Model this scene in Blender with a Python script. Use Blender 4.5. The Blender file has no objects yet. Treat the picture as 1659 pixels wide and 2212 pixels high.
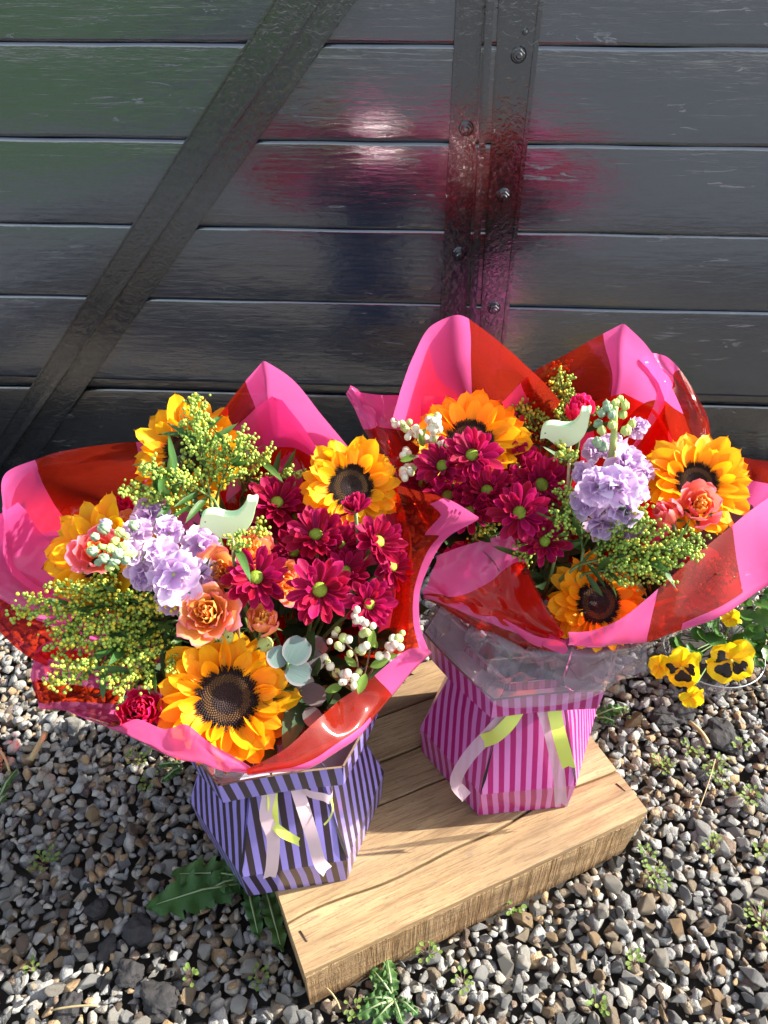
import bpy, bmesh, math, random
import numpy as np
from mathutils import Vector, Matrix, noise, Quaternion
random.seed(11); RS = np.random.RandomState(5)
SC = bpy.context.scene; COL = SC.collection
PI = math.pi

# ------------------------------------------------------------------ camera, light, exposure
CAM_H = 1.0; PITCH = math.radians(38.6); F = 1662.0; CX, CY = 829.5, 1106.0   # focal length in pixels of a 1659 x 2212 picture
cam_d = bpy.data.cameras.new('camera'); cam = bpy.data.objects.new('camera', cam_d); COL.objects.link(cam)
cam.location = (0, 0, CAM_H); cam.rotation_euler = (PI/2 - PITCH, 0, 0)
cam_d.sensor_fit = 'VERTICAL'; cam_d.sensor_height = 36; cam_d.lens = 36*F/2212; cam_d.clip_start = .02; cam_d.clip_end = 200
SC.camera = cam
SUN_AZ = math.radians(11); SUN_EL = math.radians(32.5)       # azimuth measured from +x towards the wall (+y)
to_sun = Vector((math.cos(SUN_EL)*math.cos(SUN_AZ), math.cos(SUN_EL)*math.sin(SUN_AZ), math.sin(SUN_EL)))
w = bpy.data.worlds.new('World'); SC.world = w; w.use_nodes = True
nt = w.node_tree; nt.nodes.clear()
sky = nt.nodes.new('ShaderNodeTexSky'); sky.sky_type = 'NISHITA'; sky.sun_disc = False
sky.sun_elevation = SUN_EL; sky.sun_rotation = PI/2 - SUN_AZ; sky.air_density = 1.0; sky.dust_density = 2.0
bg = nt.nodes.new('ShaderNodeBackground'); bg.inputs[1].default_value = 0.15
ow = nt.nodes.new('ShaderNodeOutputWorld'); hsv = nt.nodes.new('ShaderNodeHueSaturation'); hsv.inputs['Saturation'].default_value = .55   # hazy sky, less blue
nt.links.new(sky.outputs[0], hsv.inputs['Color']); nt.links.new(hsv.outputs[0], bg.inputs[0]); nt.links.new(bg.outputs[0], ow.inputs[0])
sd = bpy.data.lights.new('sun', 'SUN'); sd.energy = 4.7; sd.angle = math.radians(.5); sd.color = (1, .95, .87)
sun = bpy.data.objects.new('sun', sd); COL.objects.link(sun); sun.rotation_euler = to_sun.to_track_quat('Z', 'Y').to_euler()
sun.location = to_sun*5
SC.view_settings.view_transform = 'Standard'; SC.view_settings.look = 'None'; SC.view_settings.gamma = 1
SC.view_settings.exposure = 1.55; SC.view_settings.use_curve_mapping = False
SC.render.engine = 'CYCLES'; SC.cycles.transparent_max_bounces = 16; SC.cycles.max_bounces = 10
SC.cycles.diffuse_bounces = 4; SC.cycles.transmission_bounces = 6; SC.cycles.glossy_bounces = 4; SC.cycles.caustics_reflective = False
SC.cycles.caustics_refractive = False

# ------------------------------------------------------------------ measuring: a pixel of the photograph to a point at a known height or depth
CP, SP = math.cos(PITCH), math.sin(PITCH)
def ray(u, v):
    x = (u-CX)/F; y = -(v-CY)/F
    return Vector((x, CP+y*SP, -SP+y*CP))
def at(u, v, z):
    r = ray(u, v); return Vector((0, 0, CAM_H)) + r*((z-CAM_H)/r.z)
WALL_D = 1.30; WY = math.radians(3.0)
WDIR = Vector((math.cos(WY), -math.sin(WY), 0)); WN = Vector((-math.sin(WY), -math.cos(WY), 0))   # along the wall; out of the wall towards the camera
def atw(u, v, off=0.0):
    """wall coordinates (a along, z) of a pixel on the wall plane moved out by off"""
    r = ray(u, v); o = Vector((0, 0, CAM_H)); p0 = Vector((0, WALL_D, 0)) + WN*off
    p = o + r*((p0-o).dot(WN)/r.dot(WN)); return ((p-p0).dot(WDIR), p.z)
def pxm(p):      # metres per pixel at a point
    d = Vector(p)-Vector((0, 0, CAM_H)); return d.dot(Vector((0, CP, -SP)))/F
CAMP = Vector((0, 0, CAM_H)); RT = Vector((1, 0, 0)); UPV = Vector((0, SP, CP))
def facing(p, dx, dy):
    """a direction at p: dx to the right and dy up as the photographer sees it, the rest towards the photographer"""
    c = (CAMP-Vector(p)).normalized(); s = max(0.0, 1-dx*dx-dy*dy)**.5
    r = RT-c*RT.dot(c); r.normalize(); u = c.cross(r)
    return (c*s + r*dx + u*dy).normalized()

# ------------------------------------------------------------------ object helpers
def tag(o, label=None, cat=None, group=None, kind=None):
    if label: o['label'] = label
    if cat: o['category'] = cat
    if group: o['group'] = group
    if kind: o['kind'] = kind
    return o
def thing(name, label, cat, loc=(0, 0, 0), group=None, M=None):
    o = bpy.data.objects.new(name, None); COL.objects.link(o); o.empty_display_size = .02
    o.matrix_basis = M if M is not None else Matrix.Translation(loc)
    return tag(o, label, cat, group)
def mesh(name, V, Fc, mat=None, smooth=True, uvs=None, attrs=None):
    me = bpy.data.meshes.new(name); me.from_pydata([tuple(v) for v in V], [], Fc)
    if smooth: me.polygons.foreach_set('use_smooth', [True]*len(me.polygons))
    if uvs is not None:
        ul = me.uv_layers.new(name='UVMap')
        li = np.empty(len(me.loops), dtype=np.int32); me.loops.foreach_get('vertex_index', li)
        ul.data.foreach_set('uv', np.asarray(uvs, dtype=np.float32)[li].ravel())
    for k, a in (attrs or {}).items():
        at_ = me.attributes.new(k, 'FLOAT', 'POINT'); at_.data.foreach_set('value', np.asarray(a, dtype=np.float32))
    for m in (mat if isinstance(mat, (list, tuple)) else [mat]):
        if m: me.materials.append(m)
    me.update(); return me
def put(name, me, parent=None, M=None):
    """link a mesh; M is local to the parent"""
    o = bpy.data.objects.new(name, me); COL.objects.link(o)
    if parent is not None: o.parent = parent
    if M is not None: o.matrix_basis = M
    return o
def put_world(name, V, Fc, mat, parent, **k):
    """mesh given in world coordinates, stored in the parent's space"""
    inv = world(parent).inverted() if parent is not None else Matrix()
    return put(name, mesh(name, [inv @ Vector(v) for v in V], Fc, mat, **k), parent)
def world(o):
    M = o.matrix_basis.copy()
    while o.parent: o = o.parent; M = o.matrix_basis @ M
    return M
def frame(p, n, spin=0, up=None):
    n = Vector(n).normalized(); u = Vector(up) if up is not None else UPV
    x = u.cross(n)
    if x.length < 1e-3: x = Vector((1, 0, 0)).cross(n)
    x.normalize(); y = n.cross(x)
    R = Matrix((x, y, n)).transposed().to_4x4()
    return Matrix.Translation(p) @ R @ Matrix.Rotation(spin, 4, 'Z')
class MB:
    def __init__(s): s.V = []; s.F = []; s.uv = []
    def add(s, V, Fc, uv=None):
        b = len(s.V); s.V += [Vector(v) for v in V]; s.F += [tuple(i+b for i in f) for f in Fc]
        s.uv += list(uv) if uv is not None else [(v[0], v[1]) for v in V]
    def put(s, name, mat, parent=None, smooth=True, attrs=None): return put_world(name, s.V, s.F, mat, parent, smooth=smooth, uvs=s.uv, attrs=attrs)
def box_vf(a, b):
    x0, y0, z0 = a; x1, y1, z1 = b
    V = [(x0,y0,z0),(x1,y0,z0),(x1,y1,z0),(x0,y1,z0),(x0,y0,z1),(x1,y0,z1),(x1,y1,z1),(x0,y1,z1)]
    return V, [(0,3,2,1),(4,5,6,7),(0,1,5,4),(1,2,6,5),(2,3,7,6),(3,0,4,7)]
def tube(pts, rad, n=6, cap=True):
    pts = [Vector(p) for p in pts]; V = []; Fc = []; N = len(pts)
    rs = rad if isinstance(rad, (list, tuple)) else [rad]*N
    t = (pts[1]-pts[0]).normalized(); x = t.orthogonal().normalized()
    for i, p in enumerate(pts):
        t = (pts[min(i+1, N-1)]-pts[max(i-1, 0)]).normalized(); x = (x-t*x.dot(t)).normalized(); y = t.cross(x)
        for k in range(n):
            a = 2*PI*k/n; V.append(p+(x*math.cos(a)+y*math.sin(a))*rs[i])
    for i in range(N-1):
        for k in range(n):
            k2 = (k+1) % n; Fc.append((i*n+k, i*n+k2, (i+1)*n+k2, (i+1)*n+k))
    if cap: Fc.append(tuple(range(n))[::-1]); Fc.append(tuple((N-1)*n+k for k in range(n)))
    return V, Fc
def bez(a, b, c, n=6):
    a, b, c = Vector(a), Vector(b), Vector(c)
    return [a*(1-t)**2+b*2*t*(1-t)+c*t*t for t in [i/(n-1) for i in range(n)]]
def cr(P, t):
    """Catmull-Rom through the points P at t in 0..1"""
    n = len(P)-1; x = min(max(t, 0), 1)*n; i = min(int(x), n-1); f = x-i
    p0 = P[max(i-1, 0)] if i > 0 else P[0]*2-P[1]; p1 = P[i]; p2 = P[i+1]; p3 = P[i+2] if i+2 <= n else P[n]*2-P[n-1]
    return .5*((2*p1)+(p2-p0)*f+(2*p0-5*p1+4*p2-p3)*f*f+(3*p1-p0-3*p2+p3)*f**3)
def grid_faces(nu, nv, wrap=False):
    return [(j*nu+i, j*nu+(i+1) % nu, (j+1)*nu+(i+1) % nu, (j+1)*nu+i) for j in range(nv-1) for i in range(nu if wrap else nu-1)]
def lin(r, g, b):
    f = lambda c: (c/255/12.92 if c/255 <= .04045 else ((c/255+.055)/1.055)**2.4)
    return (f(r), f(g), f(b), 1)

# ------------------------------------------------------------------ materials
class NT:
    def __init__(s, name):
        s.m = bpy.data.materials.new(name); s.m.use_nodes = True; s.t = s.m.node_tree; s.t.nodes.clear()
        s.out = s.n('OutputMaterial')
    def n(s, k, **kw):
        nd = s.t.nodes.new('ShaderNode'+k)
        for a, b in kw.items(): setattr(nd, a, b)
        return nd
    def set(s, sock, v):
        if v is None: return
        if isinstance(v, bpy.types.NodeSocket): s.t.links.new(v, sock)
        else: sock.default_value = v
    def math(s, op, a, b=0.0, c=None):
        nd = s.n('Math', operation=op); s.set(nd.inputs[0], a); s.set(nd.inputs[1], b)
        if c is not None: s.set(nd.inputs[2], c)
        return nd.outputs[0]
    def mix(s, f, a, b, mode='MIX'):
        nd = s.n('Mix', data_type='RGBA', blend_type=mode); s.set(nd.inputs[0], f); s.set(nd.inputs[6], a); s.set(nd.inputs[7], b)
        return nd.outputs[2]
    def coord(s, k='Object', scale=(1, 1, 1), rot=(0, 0, 0)):
        tc = s.n('TexCoord'); mp = s.n('Mapping'); s.set(mp.inputs[3], scale); s.set(mp.inputs[2], rot); s.t.links.new(tc.outputs[k], mp.inputs[0])
        return mp.outputs[0]
    def noise(s, vec, scale, detail=4, rough=.55, dist=0):
        nd = s.n('TexNoise'); s.set(nd.inputs['Vector'], vec); s.set(nd.inputs['Scale'], scale); s.set(nd.inputs['Detail'], detail)
        s.set(nd.inputs['Roughness'], rough); s.set(nd.inputs['Distortion'], dist); return nd.outputs[0]
    def ramp(s, f, stops, interp='LINEAR'):
        nd = s.n('ValToRGB'); s.set(nd.inputs[0], f); e = nd.color_ramp.elements; nd.color_ramp.interpolation = interp
        while len(e) > len(stops): e.remove(e[-1])
        while len(e) < len(stops): e.new(.5)
        for i, (p, c) in enumerate(stops): e[i].position = p; e[i].color = c if len(c) == 4 else (*c, 1)
        return nd.outputs[0]
    def bump(s, h, strength=.3, dist=.001):
        nd = s.n('Bump'); s.set(nd.inputs['Strength'], strength); s.set(nd.inputs['Distance'], dist); s.set(nd.inputs['Height'], h); return nd.outputs[0]
    def pbr(s, col, rough=.5, bump=None, **kw):
        p = s.n('BsdfPrincipled'); s.set(p.inputs['Base Color'], col); s.set(p.inputs['Roughness'], rough); s.set(p.inputs['Normal'], bump)
        for k, v in kw.items(): s.set(p.inputs[k.replace('_', ' ')], v)
        s.t.links.new(p.outputs[0], s.out.inputs[0]); s.p = p; return s.m
def g4(v): return (v, v, v, 1)

def petal_mat(name, base, tip, edge=None, transl=.45, streak=.35, rough=.5, spec=.25, jit=.15):
    m = NT(name); uv = m.n('TexCoord').outputs['UV']; sx = m.n('SeparateXYZ'); m.t.links.new(uv, sx.inputs[0])
    c = m.ramp(sx.outputs[1], [(0, base), (.75, tip)])
    ax = m.math('ABSOLUTE', m.math('SUBTRACT', sx.outputs[0], .5))
    if edge: c = m.mix(m.math('MAXIMUM', m.ramp(ax, [(.36, g4(0)), (.5, g4(1))]), m.ramp(sx.outputs[1], [(.84, g4(0)), (1, g4(1))])), c, edge)
    mp = m.n('Mapping'); m.t.links.new(uv, mp.inputs[0]); mp.inputs[3].default_value = (22, 1.2, 1)
    st = m.noise(mp.outputs[0], 1.0, 3)
    oi = m.n('ObjectInfo')
    val = m.math('ADD', m.math('MULTIPLY', st, streak), m.math('MULTIPLY', oi.outputs['Random'], jit))
    hs = m.n('HueSaturation'); m.set(hs.inputs['Value'], m.math('SUBTRACT', 1+streak*.5+jit*.5, val)); m.set(hs.inputs['Color'], c)
    m.set(hs.inputs['Hue'], m.math('ADD', .5-.012, m.math('MULTIPLY', oi.outputs['Random'], .024)))
    bp = m.bump(st, .35, .0012)
    p = m.n('BsdfPrincipled'); m.set(p.inputs['Base Color'], hs.outputs[0]); m.set(p.inputs['Roughness'], rough); m.set(p.inputs['Specular IOR Level'], spec)
    m.set(p.inputs['Normal'], bp)
    t = m.n('BsdfTranslucent'); m.set(t.inputs[0], hs.outputs[0]); mx = m.n('MixShader'); mx.inputs[0].default_value = transl
    m.t.links.new(p.outputs[0], mx.inputs[1]); m.t.links.new(t.outputs[0], mx.inputs[2]); m.t.links.new(mx.outputs[0], m.out.inputs[0])
    return m.m
M_SUN = petal_mat('sunflower_petal', (.86, .30, .004, 1), (.95, .50, .010, 1), transl=.46, streak=.32, jit=.3)
M_MUM = petal_mat('crimson_petal', (.24, .003, .028, 1), (.38, .005, .060, 1), edge=(.50, .02, .12, 1), transl=.40, streak=.5, spec=.18)
M_ORG = petal_mat('orange_rose_petal', (.92, .44, .08, 1), (.90, .34, .14, 1), edge=(.88, .24, .32, 1), transl=.4, streak=.15)
M_ORI = petal_mat('orange_rose_heart', (.88, .30, .03, 1), (.95, .45, .08, 1), edge=(.95, .55, .18, 1), transl=.35, streak=.15)
M_COR = petal_mat('coral_rose_petal', (.85, .16, .09, 1), (.86, .16, .14, 1), edge=(.85, .22, .30, 1), transl=.4, streak=.15)
M_HOT = petal_mat('hot_pink_rose_petal', (.72, .006, .07, 1), (.80, .012, .12, 1), edge=(.85, .05, .20, 1), transl=.35, streak=.12)
M_LIL = petal_mat('lilac_petal', (.60, .38, .64, 1), (.68, .48, .72, 1), edge=(.82, .68, .84, 1), transl=.4, streak=.25)
M_PAN = petal_mat('pansy_petal', (.85, .45, .005, 1), (.90, .66, .01, 1), transl=.4, streak=.12)
M_LEAF = petal_mat('green_leaf', (.045, .12, .022, 1), (.06, .15, .03, 1), edge=(.055, .13, .03, 1), transl=.3, streak=.3, rough=.42, spec=.45)
M_LEAFL = petal_mat('light_leaf', (.16, .27, .04, 1), (.20, .32, .05, 1), transl=.4, streak=.3, rough=.45)
M_DAND = petal_mat('dandelion_leaf_green', (.05, .12, .035, 1), (.055, .13, .03, 1), transl=.25, streak=.5, rough=.5)
M_PALE = petal_mat('pale_leaf', (.32, .42, .20, 1), (.36, .46, .24, 1), transl=.3, streak=.2)
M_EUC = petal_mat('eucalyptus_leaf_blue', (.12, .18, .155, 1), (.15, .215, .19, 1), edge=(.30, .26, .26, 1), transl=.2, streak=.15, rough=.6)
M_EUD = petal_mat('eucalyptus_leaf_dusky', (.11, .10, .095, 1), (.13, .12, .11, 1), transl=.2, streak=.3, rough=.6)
def simple(name, col, rough=.5, nscale=0, namt=.3, bump=0, **kw):
    m = NT(name); c = col
    if nscale:
        co = m.coord('Object'); nz = m.noise(co, nscale, 5)
        c = m.mix(nz, tuple(x*(1-namt) for x in col[:3])+(1,), tuple(min(1, x*(1+namt)) for x in col[:3])+(1,))
        b = m.bump(nz, bump, .001) if bump else None
    else: b = None
    return m.pbr(c, rough, b, **kw)
M_STEM = simple('stem_green', (.10, .17, .04, 1), .5, 120, .3)
M_STEMB = simple('stem_brown', (.16, .09, .05, 1), .6, 120, .3)
M_BUD = simple('goldenrod_bud', (.27, .39, .05, 1), .45, 260, .35)
M_BUDY = simple('goldenrod_bud_open', (.56, .46, .03, 1), .5, 260, .4)
M_BERRY = simple('cream_berry', (.66, .64, .46, 1), .35, 90, .16, Subsurface_Weight=.2, Subsurface_Radius=(.004, .003, .002))
M_BERRYP = simple('blush_berry', (.62, .42, .34, 1), .4, 90, .2)
M_BERRYG = simple('green_berry', (.42, .48, .16, 1), .4, 90, .2)
M_MUMC = simple('daisy_eye_green', (.20, .30, .012, 1), .6, 900, .5, .8)
M_SDISC = simple('sunflower_disc_brown', (.030, .014, .008, 1), .8, 600, .5, .6)
M_SFLO = simple('sunflower_floret_dark', (.022, .009, .008, 1), .7)
M_SFLO2 = simple('sunflower_floret_gold', (.09, .045, .012, 1), .7)
M_GBUD = simple('stock_bud_green', (.24, .34, .20, 1), .6, 150, .3, .2)
M_GBUDY = simple('stock_bud_lime', (.42, .50, .14, 1), .6, 150, .3, .2)
M_BIRD = simple('mint_wood_paint', (.70, .78, .48, 1), .55, 60, .06, .15)
M_BIRDE = simple('mint_wood_edge', (.50, .74, .40, 1), .6, 80, .12, .2)
M_EYE = simple('black_dot', (.05, .05, .045, 1), .5)
M_STICK = simple('bare_wood_stick', (.45, .30, .17, 1), .7, 200, .2)
M_RIBP = simple('blush_ribbon', (.60, .42, .44, 1), .35, 900, .06, .1, Sheen_Weight=.3)
M_RIBY = simple('lime_ribbon', (.60, .64, .10, 1), .32, 900, .06, .1, Sheen_Weight=.2)
def ribbon_translucent(name, col, tr):
    m = NT(name); p = m.n('BsdfPrincipled'); m.set(p.inputs['Base Color'], col); m.set(p.inputs['Roughness'], .35)
    t = m.n('BsdfTransparent'); mx = m.n('MixShader'); mx.inputs[0].default_value = tr
    m.t.links.new(p.outputs[0], mx.inputs[1]); m.t.links.new(t.outputs[0], mx.inputs[2]); m.t.links.new(mx.outputs[0], m.out.inputs[0]); return m.m
M_RIBT = ribbon_translucent('sheer_ribbon', (.62, .44, .48, 1), .30)
M_CARD_IN = simple('grey_card_inside', (.50, .46, .52, 1), .75, 20, .06)
M_CARD_EDGE = simple('cut_card_edge', (.20, .13, .09, 1), .9, 900, .6, .6)
M_STAPLE = simple('rusty_staple', (.10, .06, .04, 1), .5, 300, .3, Metallic=.6)
M_STEEL = simple('galvanised_rim', (.32, .33, .34, 1), .35, 60, .1, Metallic=.9)
M_SOIL = simple('dark_soil', (.035, .030, .024, 1), .95, 180, .6, 1.0)
M_LAVA = simple('dark_porous_rock', (.024, .022, .022, 1), .85, 70, .6, 1.0)
M_STRAW = simple('dry_straw', (.36, .27, .13, 1), .7, 150, .3)
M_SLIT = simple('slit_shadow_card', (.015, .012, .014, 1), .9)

def stripe_mat(name, c1, c2, pitch):
    m = NT(name); sx = m.n('SeparateXYZ'); m.t.links.new(m.n('TexCoord').outputs['UV'], sx.inputs[0])
    f = m.math('FRACT', m.math('DIVIDE', sx.outputs[0], pitch)); s = m.math('GREATER_THAN', f, .5)
    nz = m.noise(m.coord('Object'), 30, 4)
    c = m.mix(s, c1, c2); c = m.mix(m.math('MULTIPLY', nz, .18), c, g4(.02))
    return m.pbr(c, .28, m.bump(nz, .05, .001), Specular_IOR_Level=.45, Coat_Weight=.25, Coat_Roughness=.15)
M_STRP = stripe_mat('violet_black_stripe_card', (.26, .21, .57, 1), (.032, .018, .028, 1), .0145)
M_STRK = stripe_mat('pink_magenta_stripe_card', (.56, .17, .42, 1), (.34, .005, .12, 1), .0134)

def film_mat():
    m = NT('pink_red_cellophane'); a = m.n('Attribute', attribute_name='band', attribute_type='GEOMETRY').outputs['Fac']
    s = m.math('GREATER_THAN', a, 0.0)
    nz = m.noise(m.coord('Object'), 7, 2); nz2 = m.noise(m.coord('Object', (1, 1, 3)), 26, 3, .5, .8); bp = m.bump(m.math('ADD', nz, m.math('MULTIPLY', nz2, .22)), .22, .004)
    body = m.mix(s, (.80, .060, .026, 1), (.90, .14, .42, 1))
    tint = m.mix(s, (.90, .075, .02, 1), (.95, .32, .62, 1))
    d = m.n('BsdfDiffuse'); m.set(d.inputs[0], body); tl = m.n('BsdfTranslucent'); m.set(tl.inputs[0], body)
    m1 = m.n('MixShader'); m1.inputs[0].default_value = .45; m.t.links.new(d.outputs[0], m1.inputs[1]); m.t.links.new(tl.outputs[0], m1.inputs[2])
    tp = m.n('BsdfTransparent'); m.set(tp.inputs[0], tint)
    m2 = m.n('MixShader'); m.set(m2.inputs[0], m.math('SUBTRACT', .75, m.math('MULTIPLY', s, .48)))
    m.t.links.new(m1.outputs[0], m2.inputs[1]); m.t.links.new(tp.outputs[0], m2.inputs[2])
    gl = m.n('BsdfGlossy'); gl.inputs['Roughness'].default_value = .09; m.set(gl.inputs['Normal'], bp)
    fr = m.n('Fresnel'); m.set(fr.inputs[0], m.math('SUBTRACT', 1.40, m.math('MULTIPLY', m.n('NewGeometry').outputs['Backfacing'], 1.40-1/1.40)))
    m3 = m.n('MixShader'); m.set(m3.inputs[0], fr.outputs[0]); m.t.links.new(m2.outputs[0], m3.inputs[1]); m.t.links.new(gl.outputs[0], m3.inputs[2])
    m.t.links.new(m3.outputs[0], m.out.inputs[0]); return m.m
M_FILM = film_mat()
def clear_mat():
    m = NT('clear_cellophane'); nz = m.noise(m.coord('Object'), 12, 2, .5, .6); bp = m.bump(nz, .35, .01)
    tp = m.n('BsdfTransparent'); m.set(tp.inputs[0], (.86, .82, .85, 1)); d = m.n('BsdfDiffuse'); m.set(d.inputs[0], (.60, .55, .58, 1))
    m1 = m.n('MixShader'); m1.inputs[0].default_value = .16; m.t.links.new(tp.outputs[0], m1.inputs[1]); m.t.links.new(d.outputs[0], m1.inputs[2])
    gl = m.n('BsdfGlossy'); gl.inputs['Roughness'].default_value = .07; m.set(gl.inputs['Normal'], bp)
    fr = m.n('Fresnel'); m.set(fr.inputs[0], m.math('SUBTRACT', 1.45, m.math('MULTIPLY', m.n('NewGeometry').outputs['Backfacing'], 1.45-1/1.45)))
    m3 = m.n('MixShader'); m.set(m3.inputs[0], m.math('MULTIPLY', fr.outputs[0], 1.3)); m.t.links.new(m1.outputs[0], m3.inputs[1]); m.t.links.new(gl.outputs[0], m3.inputs[2])
    m.t.links.new(m3.outputs[0], m.out.inputs[0]); return m.m
M_CLEAR = clear_mat()

def crate_mat(name, along=0):
    m = NT(name); oi = m.n('ObjectInfo')
    tc = m.n('TexCoord'); add = m.n('VectorMath', operation='ADD'); m.t.links.new(tc.outputs['Object'], add.inputs[0])
    cmb = m.n('CombineXYZ'); m.set(cmb.inputs[2], m.math('MULTIPLY', oi.outputs['Random'], 7)); m.set(cmb.inputs[0], m.math('MULTIPLY', oi.outputs['Random'], 3)); m.t.links.new(cmb.outputs[0], add.inputs[1])
    def mp(s):
        n = m.n('Mapping'); n.inputs[3].default_value = s; m.t.links.new(add.outputs[0], n.inputs[0]); return n.outputs[0]
    grain = m.noise(mp((.9, 15, 15)), 3.2, 7, .62, .5)
    fine = m.noise(mp((9, 170, 170)), 3, 3, .6)
    blot = m.noise(mp((5, 9, 9)), 1.2, 4, .6)
    c = m.ramp(grain, [(.32, (.16, .090, .042)), (.48, (.33, .215, .105)), (.68, (.47, .325, .165))])
    c = m.mix(m.ramp(blot, [(.42, g4(0)), (.72, g4(.7))]), c, (.20, .135, .08, 1))
    c = m.mix(m.ramp(m.noise(mp((14, 60, 60)), 3, 5, .7, 1), [(.60, g4(0)), (.66, g4(.5))]), c, (.20, .15, .11, 1))
    c = m.mix(m.ramp(fine, [(.52, g4(0)), (.64, g4(.6))]), c, (.15, .09, .045, 1)); c = m.mix(m.ramp(m.noise(mp((25, 60, 60)), 6, 5, .75), [(.55, g4(0)), (.66, g4(.55))]), c, (.17, .11, .06, 1))
    kn = m.n('TexVoronoi'); m.t.links.new(mp((1, 1.9, 1)), kn.inputs['Vector']); kn.inputs['Scale'].default_value = 5.5
    c = m.mix(m.ramp(kn.outputs['Distance'], [(.045, g4(.85)), (.07, g4(.25)), (.10, g4(.5)), (.16, g4(0))]), c, (.12, .065, .03, 1))
    if along:      # saw marks across the rough front board
        n = m.n('Mapping'); n.inputs[3].default_value = (1, 1, .06); n.inputs[2].default_value = (0, .12, 0); m.t.links.new(add.outputs[0], n.inputs[0])
        saw = m.noise(n.outputs[0], 150, 3, .7); band = m.noise(n.outputs[0], 38, 2, .5)
        fib = m.noise(mp((20, 160, 160)), 3, 5, .7); rn = m.noise(mp((1, 1, 1)), 260, 3, .7)
        saw = m.ramp(saw, [(.38, g4(0)), (.60, g4(1))]); k = m.math('MULTIPLY', saw, m.ramp(band, [(.35, g4(.15)), (.6, g4(1))]))
        h = m.math('ADD', m.math('MULTIPLY', k, -.7), m.math('ADD', m.math('MULTIPLY', fib, .8), m.math('MULTIPLY', rn, .5)))
        c = m.mix(m.math('MULTIPLY', k, .8), c, (.13, .065, .024, 1)); c = m.mix(m.ramp(fib, [(.5, g4(0)), (.7, g4(.5))]), c, (.24, .13, .05, 1)); b = m.bump(h, 1.0, .0032)
    else:
        h = m.math('ADD', m.math('MULTIPLY', grain, 1.0), fine); b = m.bump(h, .45, .0012)
    return m.pbr(c, .65, b, Specular_IOR_Level=.25)
M_CRATE = crate_mat('planed_pine'); M_CRATEF = crate_mat('rough_sawn_pine', 1)

def wall_mat(name, col, along=True, iron=False):
    m = NT(name); oi = m.n('ObjectInfo'); tc = m.n('TexCoord')
    add = m.n('VectorMath', operation='ADD'); m.t.links.new(tc.outputs['Object'], add.inputs[0]); cmb = m.n('CombineXYZ')
    m.set(cmb.inputs[1], m.math('MULTIPLY', oi.outputs['Random'], 9)); m.set(cmb.inputs[0], m.math('MULTIPLY', oi.outputs['Random'], 5)); m.t.links.new(cmb.outputs[0], add.inputs[1])
    def mp(s):
        n = m.n('Mapping'); n.inputs[3].default_value = s; m.t.links.new(add.outputs[0], n.inputs[0]); return n.outputs[0]
    if iron:
        blis = m.noise(mp((1, 1, 1)), 90, 3, .6, 1.6); big = m.noise(mp((1, 1, 1)), 30, 3)
        h = m.math('ADD', blis, m.math('MULTIPLY', big, .8)); b = m.bump(h, .26, .0018)
        c = m.mix(m.ramp(blis, [(.60, g4(0)), (.70, g4(.5))]), col, (.03, .033, .035, 1)); r = .08
    else:
        grain = m.noise(mp((1.4, 26, 26)), 6, 6, .62, .7); soft = m.noise(mp((3, 6, 6)), 3.0, 4); blotch = m.noise(mp((7, 14, 14)), 5.0, 3)
        crk = m.noise(mp((1.2, 11, 11)), 4.5, 8, .75, 1.1)
        crack = m.ramp(crk, [(.630, g4(0)), (.642, g4(1)), (.655, g4(0))])
        h = m.math('ADD', m.math('MULTIPLY', grain, .55), m.math('ADD', m.math('MULTIPLY', soft, 2.0), m.math('ADD', m.math('MULTIPLY', blotch, .5), m.math('MULTIPLY', crack, -.5)))); b = m.bump(h, .42, .0015)
        c = m.mix(m.math('MULTIPLY', crack, .5), col, (.14, .15, .16, 1)); c = m.mix(m.math('MULTIPLY', soft, .35), c, (.022, .034, .048, 1)); r = .16
        r = m.math('ADD', .10, m.math('MULTIPLY', blotch, .18))
    return m.pbr(c, r, b, Specular_IOR_Level=(.4 if iron else .8), Coat_Weight=1.0, Coat_IOR=(1.85 if iron else 1.9), Coat_Roughness=.045, Coat_Normal=b)
M_PLANK = wall_mat('black_gloss_painted_plank', (.008, .016, .030, 1))
M_PLANKL = wall_mat('black_shaded_low_plank', (.010, .011, .013, 1))  # near-black colour carries the shade on the low planks
M_IRON = wall_mat('black_painted_iron', (.009, .012, .016, 1), iron=True)

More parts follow.
